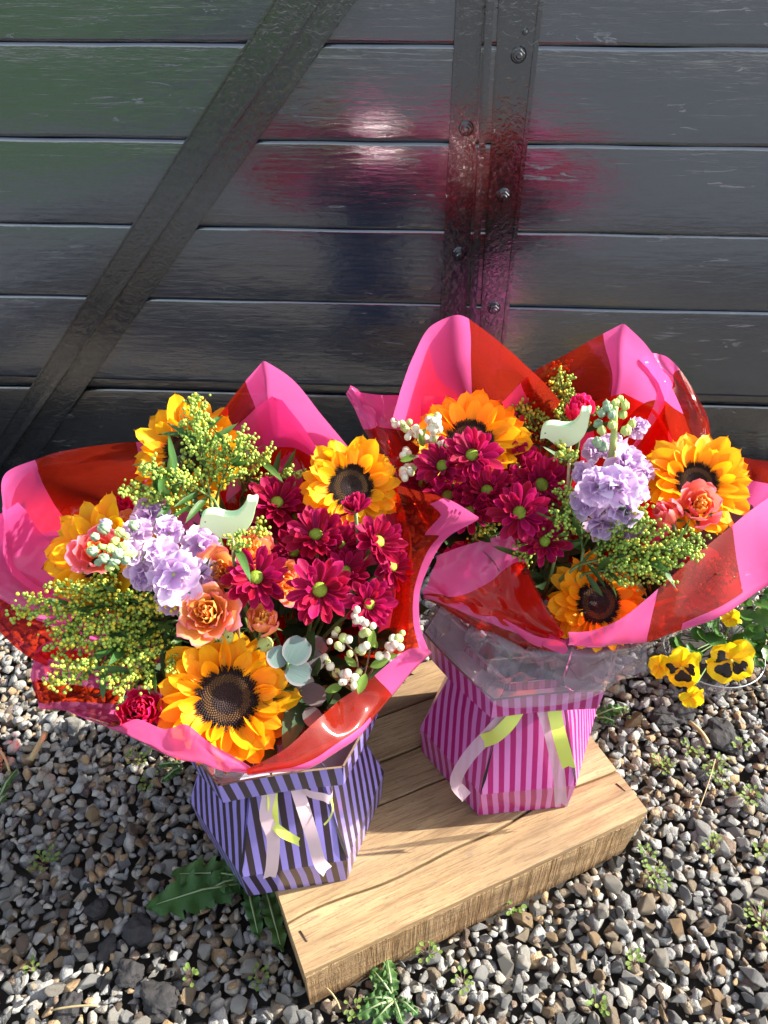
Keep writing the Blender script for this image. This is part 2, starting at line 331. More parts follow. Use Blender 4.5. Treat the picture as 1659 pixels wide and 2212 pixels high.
STONE_STOPS = [(0, (.165, .168, .166)), (.20, (.245, .246, .238)), (.42, (.225, .212, .185)), (.55, (.31, .30, .27)), (.68, (.22, .178, .125)), (.80, (.26, .18, .10)), (.89, (.13, .095, .07)), (.96, (.055, .055, .055))]
def stone_mat(name, per_object):
    m = NT(name)
    if per_object: tone = m.n('ObjectInfo').outputs['Random']
    else: tone = m.n('Attribute', attribute_name='tone', attribute_type='GEOMETRY').outputs['Fac']
    c = m.ramp(tone, STONE_STOPS, 'CONSTANT')
    tc = m.n('TexCoord').outputs['Object']
    a = m.noise(tc, 95, 5, .65); b_ = m.noise(tc, 420, 3, .6)
    c = m.mix(m.ramp(a, [(.35, g4(0)), (.7, g4(.55))]), c, m.mix(1, c, (1.5, 1.45, 1.35, 1), 'MULTIPLY'))
    c = m.mix(m.ramp(b_, [(.55, g4(0)), (.7, g4(.35))]), c, m.mix(1, c, (.45, .42, .4, 1), 'MULTIPLY'))
    c = m.mix(m.ramp(m.noise(tc, 30, 4, .6), [(.45, g4(0)), (.62, g4(.4))]), c, m.mix(1, c, (1.12, 1.0, .84, 1), 'MULTIPLY')); vein = m.ramp(m.noise(tc, 60, 3, .5, 1.5), [(.485, g4(0)), (.5, g4(.4)), (.515, g4(0))]); c = m.mix(vein, c, (.42, .42, .40, 1))
    return m.pbr(c, .8, m.bump(m.math('ADD', a, m.math('MULTIPLY', b_, .5)), .9, .0035), Specular_IOR_Level=.25)
M_STONE = stone_mat('gravel_stone', False); M_STONEO = stone_mat('gravel_stone_single', True)
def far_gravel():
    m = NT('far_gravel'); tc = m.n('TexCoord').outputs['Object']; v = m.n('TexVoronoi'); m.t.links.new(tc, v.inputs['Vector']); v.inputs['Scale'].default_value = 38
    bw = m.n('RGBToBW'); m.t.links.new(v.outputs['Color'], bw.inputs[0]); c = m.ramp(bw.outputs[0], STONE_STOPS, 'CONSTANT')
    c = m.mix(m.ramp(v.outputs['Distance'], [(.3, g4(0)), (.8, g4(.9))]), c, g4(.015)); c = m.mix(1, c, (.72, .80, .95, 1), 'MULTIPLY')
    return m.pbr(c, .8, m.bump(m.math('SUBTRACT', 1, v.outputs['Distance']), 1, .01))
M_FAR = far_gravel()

# ------------------------------------------------------------------ ground
ground = put('ground', mesh('ground', [(-60,-60,-.02),(60,-60,-.02),(60,60,-.02),(-60,60,-.02)], [(0,1,2,3)], M_FAR, smooth=False)); tag(ground, kind='structure')
lawn = put('lawn', mesh('lawn', [(-14,-12,-.016),(-1.7,-12,-.016),(-1.7,-1.2,-.016),(-14,-1.2,-.016)], [(0,1,2,3)], simple('grass_green', (.05, .11, .02, 1), .9, 40, .4), smooth=False)); tag(lawn, kind='structure')
dark_reflection_strip = put('dark_reflection_strip', mesh('dark_reflection_strip', [(-1.7,-12,-.012),(-.9,-12,-.012),(-.9,-1.2,-.012),(-1.7,-1.2,-.012)], [(0,1,2,3)], simple('reflection_strip_grey', (.045, .047, .05, 1), .85, 60, .3), smooth=False)); tag(dark_reflection_strip, kind='structure')  # unseen dark strip added behind the camera to darken the wall's reflection
soil = put('soil', mesh('soil', [(-1.35,-.25,-.014),(1.35,-.25,-.014),(1.35,1.42,-.014),(-1.35,1.42,-.014)], [(0,1,2,3)], M_SOIL, smooth=False)); tag(soil, kind='structure')

def stone_proto(k, bev=True):
    rng = np.random.RandomState(100+k); n = rng.randint(10, 16)
    p = rng.normal(size=(n, 3)); p /= np.linalg.norm(p, axis=1)[:, None]; p *= rng.uniform(.82, 1.05, (n, 1))
    p *= np.array([rng.uniform(.52, .74), rng.uniform(.40, .56), rng.uniform(.30, .46)])
    bm = bmesh.new(); vs = [bm.verts.new(tuple(q)) for q in p]
    r = bmesh.ops.convex_hull(bm, input=vs)
    bmesh.ops.delete(bm, geom=[v for v in bm.verts if not v.link_faces], context='VERTS')
    bmesh.ops.dissolve_limit(bm, angle_limit=math.radians(14), verts=bm.verts, edges=bm.edges)
    if bev: bmesh.ops.bevel(bm, geom=list(bm.edges), offset=.055, segments=1, profile=.6, affect='EDGES', clamp_overlap=True)
    bmesh.ops.triangulate(bm, faces=bm.faces)
    bm.verts.ensure_lookup_table(); V = np.array([v.co[:] for v in bm.verts]); Fc = np.array([[v.index for v in f.verts] for f in bm.faces]); bm.free()
    return V, Fc
PROT = [stone_proto(k) for k in range(36)]; PROTL = [stone_proto(k, False) for k in range(36)]
CR_FL = at(658, 2104, .092).xy; CR_FR = at(1401, 1753, .092).xy
CF = (CR_FR-CR_FL).normalized(); CN = Vector((-CF.y, CF.x)); CLEN = (CR_FR-CR_FL).length; CDEP = .338; CH = .092
def in_crate(x, y, mgn=0.0):
    d = Vector((x, y))-CR_FL; return -mgn < d.dot(CF) < CLEN+mgn and -mgn < d.dot(CN) < CDEP+mgn
BIG = [(1435, 1562, .024), (1560, 1600, .031), (1468, 1548, .024), (300, 2015, .020), (210, 1968, .014), (282, 2110, .017), (235, 2052, .013), (345, 2165, .022), (150, 2185, .017), (800, 2195, .020)]
BIGP = [(at(u, v, 0), r) for u, v, r in BIG]
def scatter():
    cells = {}; out = []; rng = random.Random(3)
    def try_(x, y, r, layer):
        ix, iy = int(x//.022), int(y//.022)
        for a in range(ix-1, ix+2):
            for b in range(iy-1, iy+2):
                for (X, Y, R) in cells.get((layer, a, b), ()):
                    if (X-x)**2+(Y-y)**2 < (R+r)**2: return False
        cells.setdefault((layer, ix, iy), []).append((x, y, r)); return True
    for layer, ntry, z0 in ((0, 16000, -.003), (1, 70000, .004), (2, 30000, .010)):
        for _ in range(ntry):
            x = rng.uniform(-1.1, 1.1) if rng.random() < .28 else rng.uniform(-.72, .72)
            y = rng.uniform(0, 1.25) if rng.random() < .25 else rng.uniform(.30, 1.02)
            s = rng.lognormvariate(math.log(.0170), .30); s = min(max(s, .0085), .034)
            if layer == 0: s *= 1.35
            if in_crate(x, y, s*.42): continue
            if any((x-p.x)**2+(y-p.y)**2 < (R*.85+s*.3)**2 for p, R in BIGP): continue
            if try_(x, y, s*(.365 if layer != 2 else .56), layer): out.append((x, y, z0+rng.uniform(-.003, .004), s))
    return out
ST = scatter()
def px_of(x, y, z):
    d = Vector((x, y, z-CAM_H)); zc = d.y*CP-d.z*SP; yc = d.y*SP+d.z*CP
    return (CX+F*d.x/zc, CY-F*yc/zc, zc) if zc > .05 else (-9e9, 0, 1)
score = []
for i, (x, y, z, s) in enumerate(ST):
    u, v, zc = px_of(x, y, z); vis = 0 < u < 1659 and 1350 < v < 2212 and z > .003
    score.append((s/zc*(1 if vis else 0)*(1+.6*(v > 1750))*(1.25 if z > .007 else 1), i))
single = {i for _, i in sorted(score, reverse=True)[:300]}
rngq = random.Random(8); proto_me = {}
VV = []; FF = []; TT = []; base = 0
for i, (x, y, z, s) in enumerate(ST):
    k = rngq.randrange(36); V, Fc = PROT[k]
    near = abs(x) < .72 and .3 < y < 1.0 and z > -.001
    if not near: V, Fc = PROTL[k]
    R = Matrix.Rotation(rngq.uniform(0, 6.28), 4, 'Z') @ Matrix.Rotation(rngq.gauss(0, .38), 4, 'X') @ Matrix.Rotation(rngq.gauss(0, .38), 4, 'Y')
    M = Matrix.Translation((x, y, z)) @ R @ Matrix.Scale(s, 4)
    if i in single and True:
        if k not in proto_me: proto_me[k] = mesh('stone', V, [tuple(int(a) for a in f) for f in Fc], M_STONEO, smooth=False)
        put('stone', proto_me[k], ground, ground.matrix_world.inverted() @ M); continue
    A = np.array(M); VV.append(V @ A[:3, :3].T + A[:3, 3]); FF.append(Fc+base); TT.append(np.full(len(V), rngq.random())); base += len(V)
VV = np.concatenate(VV); FF = np.concatenate(FF); TT = np.concatenate(TT)
me = bpy.data.meshes.new('gravel'); me.vertices.add(len(VV)); me.vertices.foreach_set('co', VV.astype(np.float32).ravel())
me.loops.add(FF.size); me.loops.foreach_set('vertex_index', FF.astype(np.int32).ravel()); me.polygons.add(len(FF))
me.polygons.foreach_set('loop_start', np.arange(0, FF.size, 3, dtype=np.int32)); me.polygons.foreach_set('loop_total', np.full(len(FF), 3, dtype=np.int32))
me.update(calc_edges=True); a = me.attributes.new('tone', 'FLOAT', 'POINT'); a.data.foreach_set('value', TT.astype(np.float32)); me.materials.append(M_STONE)
gravel = put('gravel', me); tag(gravel, 'loose grey and brown gravel around the crate', 'gravel', kind='stuff')
print('stones', len(ST), 'tris', len(FF))

def rock(u, v, r, label, seed):
    p = at(u, v, 0); bm = bmesh.new(); bmesh.ops.create_icosphere(bm, subdivisions=4, radius=1)
    for q in bm.verts:
        d = q.co.copy(); n1 = noise.noise(d*1.1+Vector((seed, 0, 0)))*.45+noise.noise(d*3+Vector((seed, 5, 0)))*.16+noise.noise(d*9)*.05
        q.co = d*(1+n1); q.co.x *= r*1.05; q.co.y *= r*.85; q.co.z *= r*.6
    me = bpy.data.meshes.new('dark_rock'); bm.to_mesh(me); bm.free(); me.materials.append(M_LAVA)
    o = put('dark_rock', me); o.location = (p.x, p.y, .004+r*.12); o.rotation_euler.z = seed; tag(o, label, 'rock', 'dark rocks among the gravel')
RL = ['black pitted rock half hidden under the drooping pansy', 'large dark pitted rock at the right edge below the pansy bowl', 'black rock touching the first one behind its left side',
      'black rock under the tips of the long dandelion leaves', 'small black rock below the hole in the dandelion patch', 'dark rough rock in the gravel at the lower left of the frame',
      'small black stone above the lower left rocks', 'black rock at the bottom edge next to the rough dark one', 'dark flat rock near the bottom left corner', 'dark rock below the front left corner of the crate']
for i, (u, v, r) in enumerate(BIG):
    rock(u, v, r, RL[i], i*1.7+.3)

# ------------------------------------------------------------------ wagon wall
def wpt(a, z, off): return Vector((0, WALL_D, z)) + WDIR*a + WN*off
WM = Matrix((WDIR, WN, Vector((0, 0, 1)))).transposed().to_4x4(); WM.translation = (0, WALL_D, 0)
if WM.determinant() < 0: pass
wall = thing('wagon_wall', 'black gloss painted plank wall of an old wagon with iron braces behind the flowers', 'wall', (0, WALL_D, 0))
pv = atw(1020, 300)[0]
zb = [1.12, atw(830, 96)[1], atw(830, 307)[1], atw(830, 496)[1], atw(830, 656)[1], atw(830, 836)[1]]
def plank(a0, a1, z0, z1, off, th, mat, seed):
    """plank with worn, slightly wavy edges: rounded lip, grid over its face"""
    nx = 60; zs = [z0+.0002, z0+.0010, z0+.006, z0+(z1-z0)*.3, z0+(z1-z0)*.6, z1-.006, z1-.0010, z1-.0002]
    oz = [-.0018, -.0004, 0, 0, 0, 0, -.0004, -.0018]
    V = []; n = len(zs)
    for j, z in enumerate(zs):
        for i in range(nx):
            a = a0+(a1-a0)*i/(nx-1)
            wv = noise.noise(Vector((a*7, seed*3.1, 0)))*.0009+noise.noise(Vector((a*30, seed*3.1, 4)))*.0006
            zz = z+(wv if j < 3 else 0)+(noise.noise(Vector((a*8, seed*5.1, 9)))*.0014 if j > 4 else 0)
            o = off+oz[j]+noise.noise(Vector((a*4, z*9, seed)))*.0016+noise.noise(Vector((a*1.5, z*4, seed*2)))*.003
            V.append(wpt(a, zz, o))
    Fc = grid_faces(nx, n); b = len(V)
    for j in (0, n-1):
        for i in range(nx): V.append(V[j*nx+i]-WN*th)
    for i in range(nx-1):
        Fc.append((i+1, i, b+i, b+i+1)); Fc.append(((n-1)*nx+i, (n-1)*nx+i+1, b+nx+i+1, b+nx+i))
    return put_world('plank', V, Fc, mat, wall)
for r in range(5):
    for (a0, a1) in ((-1.5, pv-.004), (pv+.0, 1.5)):
        plank(a0, a1, zb[r+1], zb[r], 0.0+(.0015 if a0 > -1 else 0), .03, M_PLANK, r*2.3+a0)
for r, (z0, z1) in enumerate(((.235, zb[5]-.004), (.03, .231))):
    plank(-1.5, 1.5, z0, z1, -.028, .03, M_PLANKL, 31+r)
V, Fc = box_vf((0, 0, 0), (1, 1, 1))
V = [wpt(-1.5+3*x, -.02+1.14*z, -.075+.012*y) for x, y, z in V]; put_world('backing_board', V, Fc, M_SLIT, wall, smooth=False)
def bar(name, quad, off0, off1, parent, mat=M_IRON, bev=.002):
    """a prism over a quadrilateral of wall coordinates between two distances from the wall"""
    bm = bmesh.new(); lo = [bm.verts.new(wpt(a, z, off0)) for a, z in quad]; hi = [bm.verts.new(wpt(a, z, off1)) for a, z in quad]; n = len(quad)
    bm.faces.new(hi); bm.faces.new(lo[::-1])
    for i in range(n): bm.faces.new((lo[i], lo[(i+1) % n], hi[(i+1) % n], hi[i]))
    bmesh.ops.recalc_face_normals(bm, faces=bm.faces)
    bmesh.ops.bevel(bm, geom=[e for e in bm.edges], offset=bev, segments=2, affect='EDGES', clamp_overlap=True)
    bm.transform(world(parent).inverted())
    me = bpy.data.meshes.new(name); bm.to_mesh(me); bm.free(); me.materials.append(mat); return put(name, me, parent)
def strip_quad(u_top0, u_top1, u_bot0, u_bot1, vt, vb, off):
    """vertical strip: extrapolated to run from above the frame to the bottom"""
    A = atw(u_top0, vt, off); B = atw(u_top1, vt, off); C = atw(u_bot1, vb, off); D = atw(u_bot0, vb, off)
    def ext(p, q, z): t = (z-p[1])/(q[1]-p[1]); return (p[0]+(q[0]-p[0])*t, z)
    return [ext(D, A, .03), ext(C, B, .03), ext(C, B, 1.12), ext(D, A, 1.12)]
bar('iron_strap', strip_quad(988, 1046, 953, 1007, 0, 685, .010), .002, .010, wall)
bar('iron_flange', strip_quad(1052, 1068, 1014, 1028, 0, 685, .055), .002, .055, wall)
bar('iron_strap', strip_quad(1079, 1174, 1039, 1097, 0, 685, .014), .002, .014, wall)
bar('iron_highlight_bead', strip_quad(1164, 1175, 1089, 1098, 0, 685, .018), .014, .0185, wall, bev=.001)  # thin raised strips added along the straps to draw their edge highlights
bar('iron_highlight_bead', strip_quad(986, 994, 951, 959, 0, 685, .014), .010, .0135, wall, bev=.001)
brace = put_world('diagonal_brace', *box_vf((0, WALL_D+.04, .5), (.01, WALL_D+.05, .51)), M_IRON, wall, smooth=False)
def dq(t0, t1, b0, b1, off):    # diagonal strip between two edge lines given at v=0 and v=862
    q = []
    for (u0, u1, s) in ((t0, b0, 1), (t1, b1, -1)):
        A = Vector(atw(u0, 0, off)); B = Vector(atw(u1, 862, off)); d = B-A; q.append((A-d*.12, B+d*.35))
    return [tuple(q[0][0]), tuple(q[0][1]), tuple(q[1][1]), tuple(q[1][0])]
bar('brace_plate', dq(590, 768, 49, 168, .012), .003, .012, brace)
bar('brace_rib', dq(674, 692, 86, 102, .045), .0125, .045, brace)
bar('brace_highlight_edge', dq(590, 597, 49, 54, .016), .0125, .0165, brace, bev=.0014)  # raised strips added to give the brace bright edge lines
bar('brace_highlight_edge', dq(760, 767, 163, 168, .016), .0125, .0150, brace, bev=.0012)
def bolt(u, v, off, r=.0085):
    a, z = atw(u, v, off)
    b = thing_part = None
    V, Fc = [], []
    def disc(rr, o0, o1, n, bevel=.15):
        b0 = len(V)
        for (o, q) in ((o0, rr), (o1-rr*bevel, rr), (o1, rr*(1-bevel))):
            for k in range(n): V.append(wpt(a+math.cos(2*PI*k/n+.3)*q, z+math.sin(2*PI*k/n+.3)*q, o))
        for j in range(2):
            for k in range(n): Fc.append((b0+j*n+k, b0+j*n+(k+1) % n, b0+(j+1)*n+(k+1) % n, b0+(j+1)*n+k))
        Fc.append(tuple(b0+2*n+k for k in range(n)))
    disc(r*1.35, off-.001, off+.002, 18); disc(r*1.05, off+.002, off+.009, 6); disc(r*.55, off+.009, off+.013, 14, .3)
    bm = bmesh.new(); vs = [bm.verts.new(q) for q in V]
    for f in Fc: bm.faces.new([vs[i] for i in f])
    bmesh.ops.recalc_face_normals(bm, faces=bm.faces); bm.transform(world(wall).inverted())
    me = bpy.data.meshes.new('bolt'); bm.to_mesh(me); bm.free(); me.materials.append(M_IRON); put('bolt', me, wall)
for u, v, o in ((1120, 118, .014), (1088, 422, .014), (1067, 665, .014), (1007, 277, .010), (992, 548, .010)): bolt(u, v, o)
bolt(1134, 68, .013, .0035)

# ------------------------------------------------------------------ wooden crate
CM = Matrix(((CF.x, CN.x, 0, CR_FL.x), (CF.y, CN.y, 0, CR_FL.y), (0, 0, 1, 0), (0, 0, 0, 1)))
crate = thing('wooden_crate', 'upturned pine crate carrying both flower boxes on the gravel', 'crate', M=CM)
def board(name, x0, x1, yf0, yf1, z0, z1, mat, seed, nx=40, bev=.0018, parent=crate):
    """board whose long edges follow functions yf0(x), yf1(x); slightly worn"""
    V = []; Fc = []
    prof = []
    for i in range(nx):
        x = x0+(x1-x0)*i/(nx-1); a = yf0(x); b = yf1(x); n = lambda k: noise.noise(Vector((x*25, seed, k)))*.0010
        ring = [(a+n(0), z0), (a+n(1), z1-bev), (a+bev+n(1), z1+n(5)*.3), ((a+b)/2, z1+n(2)*.6), (b-bev+n(3), z1+n(6)*.3), (b+n(3), z1-bev), (b+n(4), z0)]
        for y, z in ring: V.append((x, y, z))
    m = 7
    for i in range(nx-1):
        for k in range(m): Fc.append((i*m+k, (i+1)*m+k, (i+1)*m+(k+1) % m, i*m+(k+1) % m))
    Fc.append(tuple(range(m))); Fc.append(tuple((nx-1)*m+k for k in range(m))[::-1])
    me = mesh(name, V, Fc, mat, smooth=False); return put(name, me, parent)
A0 = lambda x: .055+.010*x/CLEN+.0035*math.sin(x*16+1.5)+.002*math.sin(x*39)
B0 = lambda x: .148; C0 = lambda x: .206; D0 = lambda x: .272
g = .0011; TH = .011
lines = [lambda x: 0, A0, B0, C0, D0, lambda x: CDEP]
for k in range(5):
    board('top_plank', .0, CLEN, (lambda x, f=lines[k]: f(x)+g), (lambda x, f=lines[k+1]: f(x)-g), CH-TH, CH+[0, .0005, -.0003, .0008, 0][k], M_CRATE, k*3.3)
def front_board():
    V = []; Fc = []; nx = 50; nz = 8
    for j in range(nz):
        for i in range(nx):
            fx = i/(nx-1); x = .001+(CLEN-.002)*fx; z = .001+(CH-TH-.003)*j/(nz-1)
            if fx > .93: x -= (fx-.93)/.07*(1-j/(nz-1))*.02     # broken right end
            V.append((x, .0005+noise.noise(Vector((x*22, z*60, 3)))*.0016+noise.noise(Vector((x*90, z*40, 7)))*.0007-(.002 if j == nz-1 else 0)*0, z+(noise.noise(Vector((x*30, 2, 0)))*.001 if j in (0, nz-1) else 0)))
    n = len(V); V += [(x, .014, z) for x, y, z in V]; G = grid_faces(nx, nz); Fc = list(G)+[tuple(q+n for q in f[::-1]) for f in G]
    for i in range(nx-1): Fc.append((i, n+i, n+i+1, i+1)); t = (nz-1)*nx; Fc.append((t+i+1, n+t+i+1, n+t+i, t+i))
    for j in range(nz-1): a = j*nx; Fc.append((a, a+nx, n+a+nx, n+a)); a += nx-1; Fc.append((a+nx, a, n+a, n+a+nx))
    put('front_board', mesh('front_board', V, Fc, M_CRATEF, smooth=False), crate)
front_board()
board('back_board', .001, CLEN-.001, lambda x: CDEP-.015, lambda x: CDEP-.001, .001, CH-TH-.001, M_CRATEF, 9)
for x0 in (.002, CLEN-.016):
    V, Fc = box_vf((x0, .015, .001), (x0+.014, CDEP-.016, CH-TH-.001)); put('end_board', mesh('end_board', V, Fc, M_CRATE, smooth=False), crate)
def staple(x, y, ang):
    p = Vector((x, y, CH+.0007)); d = Vector((math.cos(ang), math.sin(ang), 0))*.007
    V, Fc = tube([p-d-Vector((0,0,.003)), p-d, p, p+d, p+d-Vector((0,0,.003))], .0009, 5); put('staple', mesh('staple', V, Fc, M_STAPLE), crate)
staple(.012, .037, -1.3); staple(CLEN-.011, .042, -1.25); staple(.011, .11, -1.4)

# ------------------------------------------------------------------ hexagonal striped boxes
def hexbox(name, label, c, ang, mat, group, liner):
    """hexagonal card vase box: upright base band, six panels tapering to a narrow neck, flared collar"""
    Mx = Matrix.Translation((c[0], c[1], CH+.0015)) @ Matrix.Rotation(ang, 4, 'Z')
    t = thing(name, label, 'flower box', M=Mx, group=group)
    s = .115; z1 = .054; z2 = .206; z3 = .210; z4 = .238
    def hexp(side, z, n=6): return [Vector((side*math.cos(math.radians(-120+60*k)), side*math.sin(math.radians(-120+60*k)), z)) for k in range(n)]
    base = hexp(s, 0); hip = hexp(s*1.035, z1)
    nk = hexp(.068, z2)     # neck: front and back edges narrow, others wide
    neck = []
    for k in range(6):
        a, b = nk[k], nk[(k+1) % 6]; w_ = .08 if k % 3 == 0 else .02
        neck.append((a.lerp(b, w_), a.lerp(b, 1-w_)))
    for k in range(6):
        a, b, c2, d = base[k], base[(k+1) % 6], hip[(k+1) % 6], hip[k]; L = s
        off = k*.043
        sh = .006
        put('base_panel', mesh('base_panel', [a, b, c2, d], [(0,1,2,3)], mat, smooth=False, uvs=[(off-sh, 0), (off-sh+L, 0), (off+L, z1), (off, z1)]), t)
        n0, n1 = neck[k]
        # subdivided tapering panel, bowed out a little
        V = []; uv = []; nu, nv = 7, 7
        out = ((hip[k]+hip[(k+1) % 6])/2); out.z = 0; out.normalize()
        shear = {0: 0.004, 1: -.045, 5: .045, 2: -.05, 4: .05, 3: 0}[k]
        for j in range(nv):
            fv = j/(nv-1); p0 = hip[k].lerp(n0, fv); p1 = hip[(k+1) % 6].lerp(n1, fv); wd = (p1-p0).length
            for i in range(nu):
                fu = i/(nu-1); p = p0.lerp(p1, fu)+out*(.004*math.sin(PI*fu)*(1-abs(2*fv-1))+(.0006 if k % 3 == 0 else -.0012*fv))
                V.append(p); uv.append((off+L/2+(fu-.5)*wd+shear*fv*(1 if k != 0 else 1), z1+fv*.16))
        put('side_panel', mesh('side_panel', V, grid_faces(nu, nv), mat, uvs=uv), t)
    # slit gussets (folded card) between front panel and its neighbours; black wedges paint the slits' shade
    for k in (0, 1, 2, 3, 4, 5):
        a = hip[k]; p = neck[k-1][1]; q = neck[k][0]; inn = Vector((-a.x, -a.y, 0)).normalized()*.006
        put('gusset', mesh('gusset', [a, q, p, a+inn+Vector((0, 0, .02)), (p+q)/2+inn], [(0,1,4,3), (0,3,4,2)], mat, smooth=False, uvs=[(0, 0), (.01, .1), (-.01, .1), (.001, .02), (.004, .1)]), t)
        fl = Vector((a.x, a.y, 0)).normalized()
        e = (q if k in (0, 1) else p); d = (e-a).normalized(); sdv = d.cross(fl).normalized()*.0016
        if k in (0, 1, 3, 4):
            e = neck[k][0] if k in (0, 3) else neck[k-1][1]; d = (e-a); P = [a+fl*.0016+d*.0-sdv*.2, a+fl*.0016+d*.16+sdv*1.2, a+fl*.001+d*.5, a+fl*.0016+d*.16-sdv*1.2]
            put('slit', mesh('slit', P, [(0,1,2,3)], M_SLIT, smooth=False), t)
    put('base', mesh('base', base, [tuple(range(6))[::-1]], M_CARD_IN, smooth=False), t)
    # collar: outer wall, inner wall, cut rim, shelf down to the neck
    cs = .1215; o0 = hexp(cs*.985, z3-.004); o1 = hexp(cs, z4)
    # each face of the collar bows slightly
    for k in range(6):
        a, b, c2, d = o0[k], o0[(k+1) % 6], o1[(k+1) % 6], o1[k]
        V = []; uv = []; nu = 9; out = ((a+b)/2); out.z = 0; out.normalize(); bow = .003 if k % 2 else -.002
        for j, (p, q, zz) in enumerate(((a, b, 0), (d, c2, .03))):
            for i in range(nu): f = i/(nu-1); V.append(p.lerp(q, f)+out*bow*math.sin(PI*f)); uv.append((k*.031+f*cs+(.004 if j else 0), zz))
        n = len(V); V += [v-out*.0022 for v in V]; uv += uv
        G = grid_faces(nu, 2); Fc = G
        put('collar_panel', mesh('collar_panel', V[:n], Fc, mat, smooth=False, uvs=uv[:n]), t)
        put('collar_lining', mesh('collar_lining', V[n:], [f[::-1] for f in G], M_CARD_IN, smooth=False), t)
        R = []; RF = []
        for i in range(nu): R += [V[nu+i]+Vector((0,0,.0002)), V[n+nu+i]+Vector((0,0,.0002))]
        for i in range(nu-1): RF.append((2*i, 2*i+2, 2*i+3, 2*i+1))
        put('cut_edge', mesh('cut_edge', R, RF, M_CARD_EDGE, smooth=False), t)
        # inner flap sloping from the collar's foot to the middle
        i0, i1 = o0[k]*.985, o0[(k+1) % 6]*.985; ce = Vector((0, 0, z2-.03)); i0.z = i1.z = z3-.002
        m0, m1 = i0.lerp(ce, .55), i1.lerp(ce, .55); m0.z += .004*(k % 2); m1.z += .004*(k % 2)
        put('inner_flap', mesh('inner_flap', [i0, i1, m1, m0], [(0,1,2,3)], M_CARD_IN, smooth=False), t)
    return t
GB = 'hexagonal card boxes on the crate'
CB1 = (-.117, .528); CB2 = (.166, .626)
boxL = hexbox('flower_box', 'hexagonal card box striped violet and black on the left corner of the crate', CB1, math.radians(9.5), M_STRP, GB, True)
boxR = hexbox('flower_box', 'hexagonal card box striped pink and magenta standing further right on the crate', CB2, math.radians(6), M_STRK, GB, True)

def ribbon(pts, wid, mat, parent, side=None, name='ribbon', notch=True, th=.0003):
    """flat ribbon through (u,v,z) points, V-notched end"""
    P = [at(*p) if not isinstance(p, Vector) else p for p in pts]; n = 22; V = []; Fc = []
    for i in range(n):
        t = i/(n-1); p = cr(P, t); q = cr(P, min(1, t+.02)); o = cr(P, max(0, t-.02)); d = (q-o).normalized()
        s_ = side if side is not None else d.cross((CAMP-p).normalized()); s_ = s_.normalized()
        s_ = Quaternion(d, .25*math.sin(t*5+len(pts))) @ s_
        V += [p-s_*wid/2, p, p+s_*wid/2]
    if notch: V[-3] = V[-3]+(V[-3]-V[-6])*.9; V[-1] = V[-1]+(V[-1]-V[-4])*.9
    for i in range(n-1): a = 3*i; Fc += [(a, a+1, a+4, a+3), (a+1, a+2, a+5, a+4)]
    uv = [(.5, .5)]*len(V)
    return put_world(name, V, Fc, mat, parent, uvs=uv)
ribbon([(560,1712,.288), (583,1700,.290), (574,1760,.266), (590,1810,.235), (588,1868,.190), (583,1893,.165)], .0135, M_RIBP, boxL)
ribbon([(588,1700,.288), (589,1745,.272), (592,1782,.252)], .011, M_RIBY, boxL, notch=False)
ribbon([(590,1782,.252), (612,1800,.244), (645,1818,.232)], .012, M_RIBY, boxL, side=Vector((.1, .5, 1)))
ribbon([(640,1700,.288), (655,1745,.272), (675,1810,.235), (690,1862,.195), (705,1880,.178)], .0135, M_RIBP, boxL)
ribbon([(645,1697,.288), (668,1715,.286), (700,1722,.284), (712,1728,.280), (718,1716,.284), (716,1698,.290), (705,1684,.292), (680,1684,.290)], .010, M_RIBP, boxL, side=Vector((.15, .35, 1)), notch=False)
ribbon([(715,1722,.282), (719,1748,.272), (712,1768,.262), (700,1782,.256)], .002, M_RIBY, boxL, notch=False)
ribbon([(1108,1530,.290), (1062,1580,.264), (1008,1640,.215), (985,1690,.170), (1008,1722,.140)], .0150, M_RIBT, boxR, notch=False)
ribbon([(1122,1528,.292), (1100,1562,.282), (1070,1590,.268), (1045,1600,.258)], .015, M_RIBY, boxR)
ribbon([(1172,1530,.290), (1192,1595,.256), (1206,1665,.200), (1212,1735,.135)], .0150, M_RIBT, boxR)
ribbon([(1196,1528,.294), (1208,1585,.268), (1228,1655,.216)], .0155, M_RIBY, boxR)

# ------------------------------------------------------------------ cellophane wraps
WNI = Vector((.2, .75, -.6)).normalized()
def film(parent, rows, band, cusp=None, nu=72, nv=30, wav=.0015, name='film_sheet', mat=None, seed=0, thick=.0):
    """sheet through rows of measured points; band(s,t)>0 is pink, else red"""
    R = [[(p if isinstance(p, Vector) else at(*p)) for p in row] for row in rows]; V = []; B = []
    for j in range(nv):
        t = j/(nv-1)
        for i in range(nu):
            s = i/(nu-1); P = [crc(row, s, cusp) for row in R]; p = cr(P, t)
            p = p+Vector((noise.noise(Vector((s*5, t*4, seed))), noise.noise(Vector((s*5, t*4, seed+9))), noise.noise(Vector((s*5, t*4, seed+19)))))*wav*(1+2*t)
            p = p+Vector((math.sin(s*31+seed), math.cos(s*27+seed), 0))*.0035*max(0, t-.25)**1.2 if mat is None else p
            if mat is None:
                q = Vector((s*2.6+seed*3, t*2.2, seed)); cz = abs(noise.noise(q))+.5*abs(noise.noise(q*2.3+Vector((7, 0, 0)))); p = p+WNI*(cz-.3)*.010
            V.append(p); B.append(band(s, t))
    return put_world(name, V, grid_faces(nu, nv), mat or M_FILM, parent, uvs=[(.5, .5)]*len(V), attrs={'band': B})
def crc(P, s, k):
    """as cr, with a sharp fold at point k"""
    if k is None: return cr(P, s)
    x = s*(len(P)-1)
    return cr(P[:k+1], x/k) if x <= k else cr(P[k:], (x-k)/(len(P)-1-k))
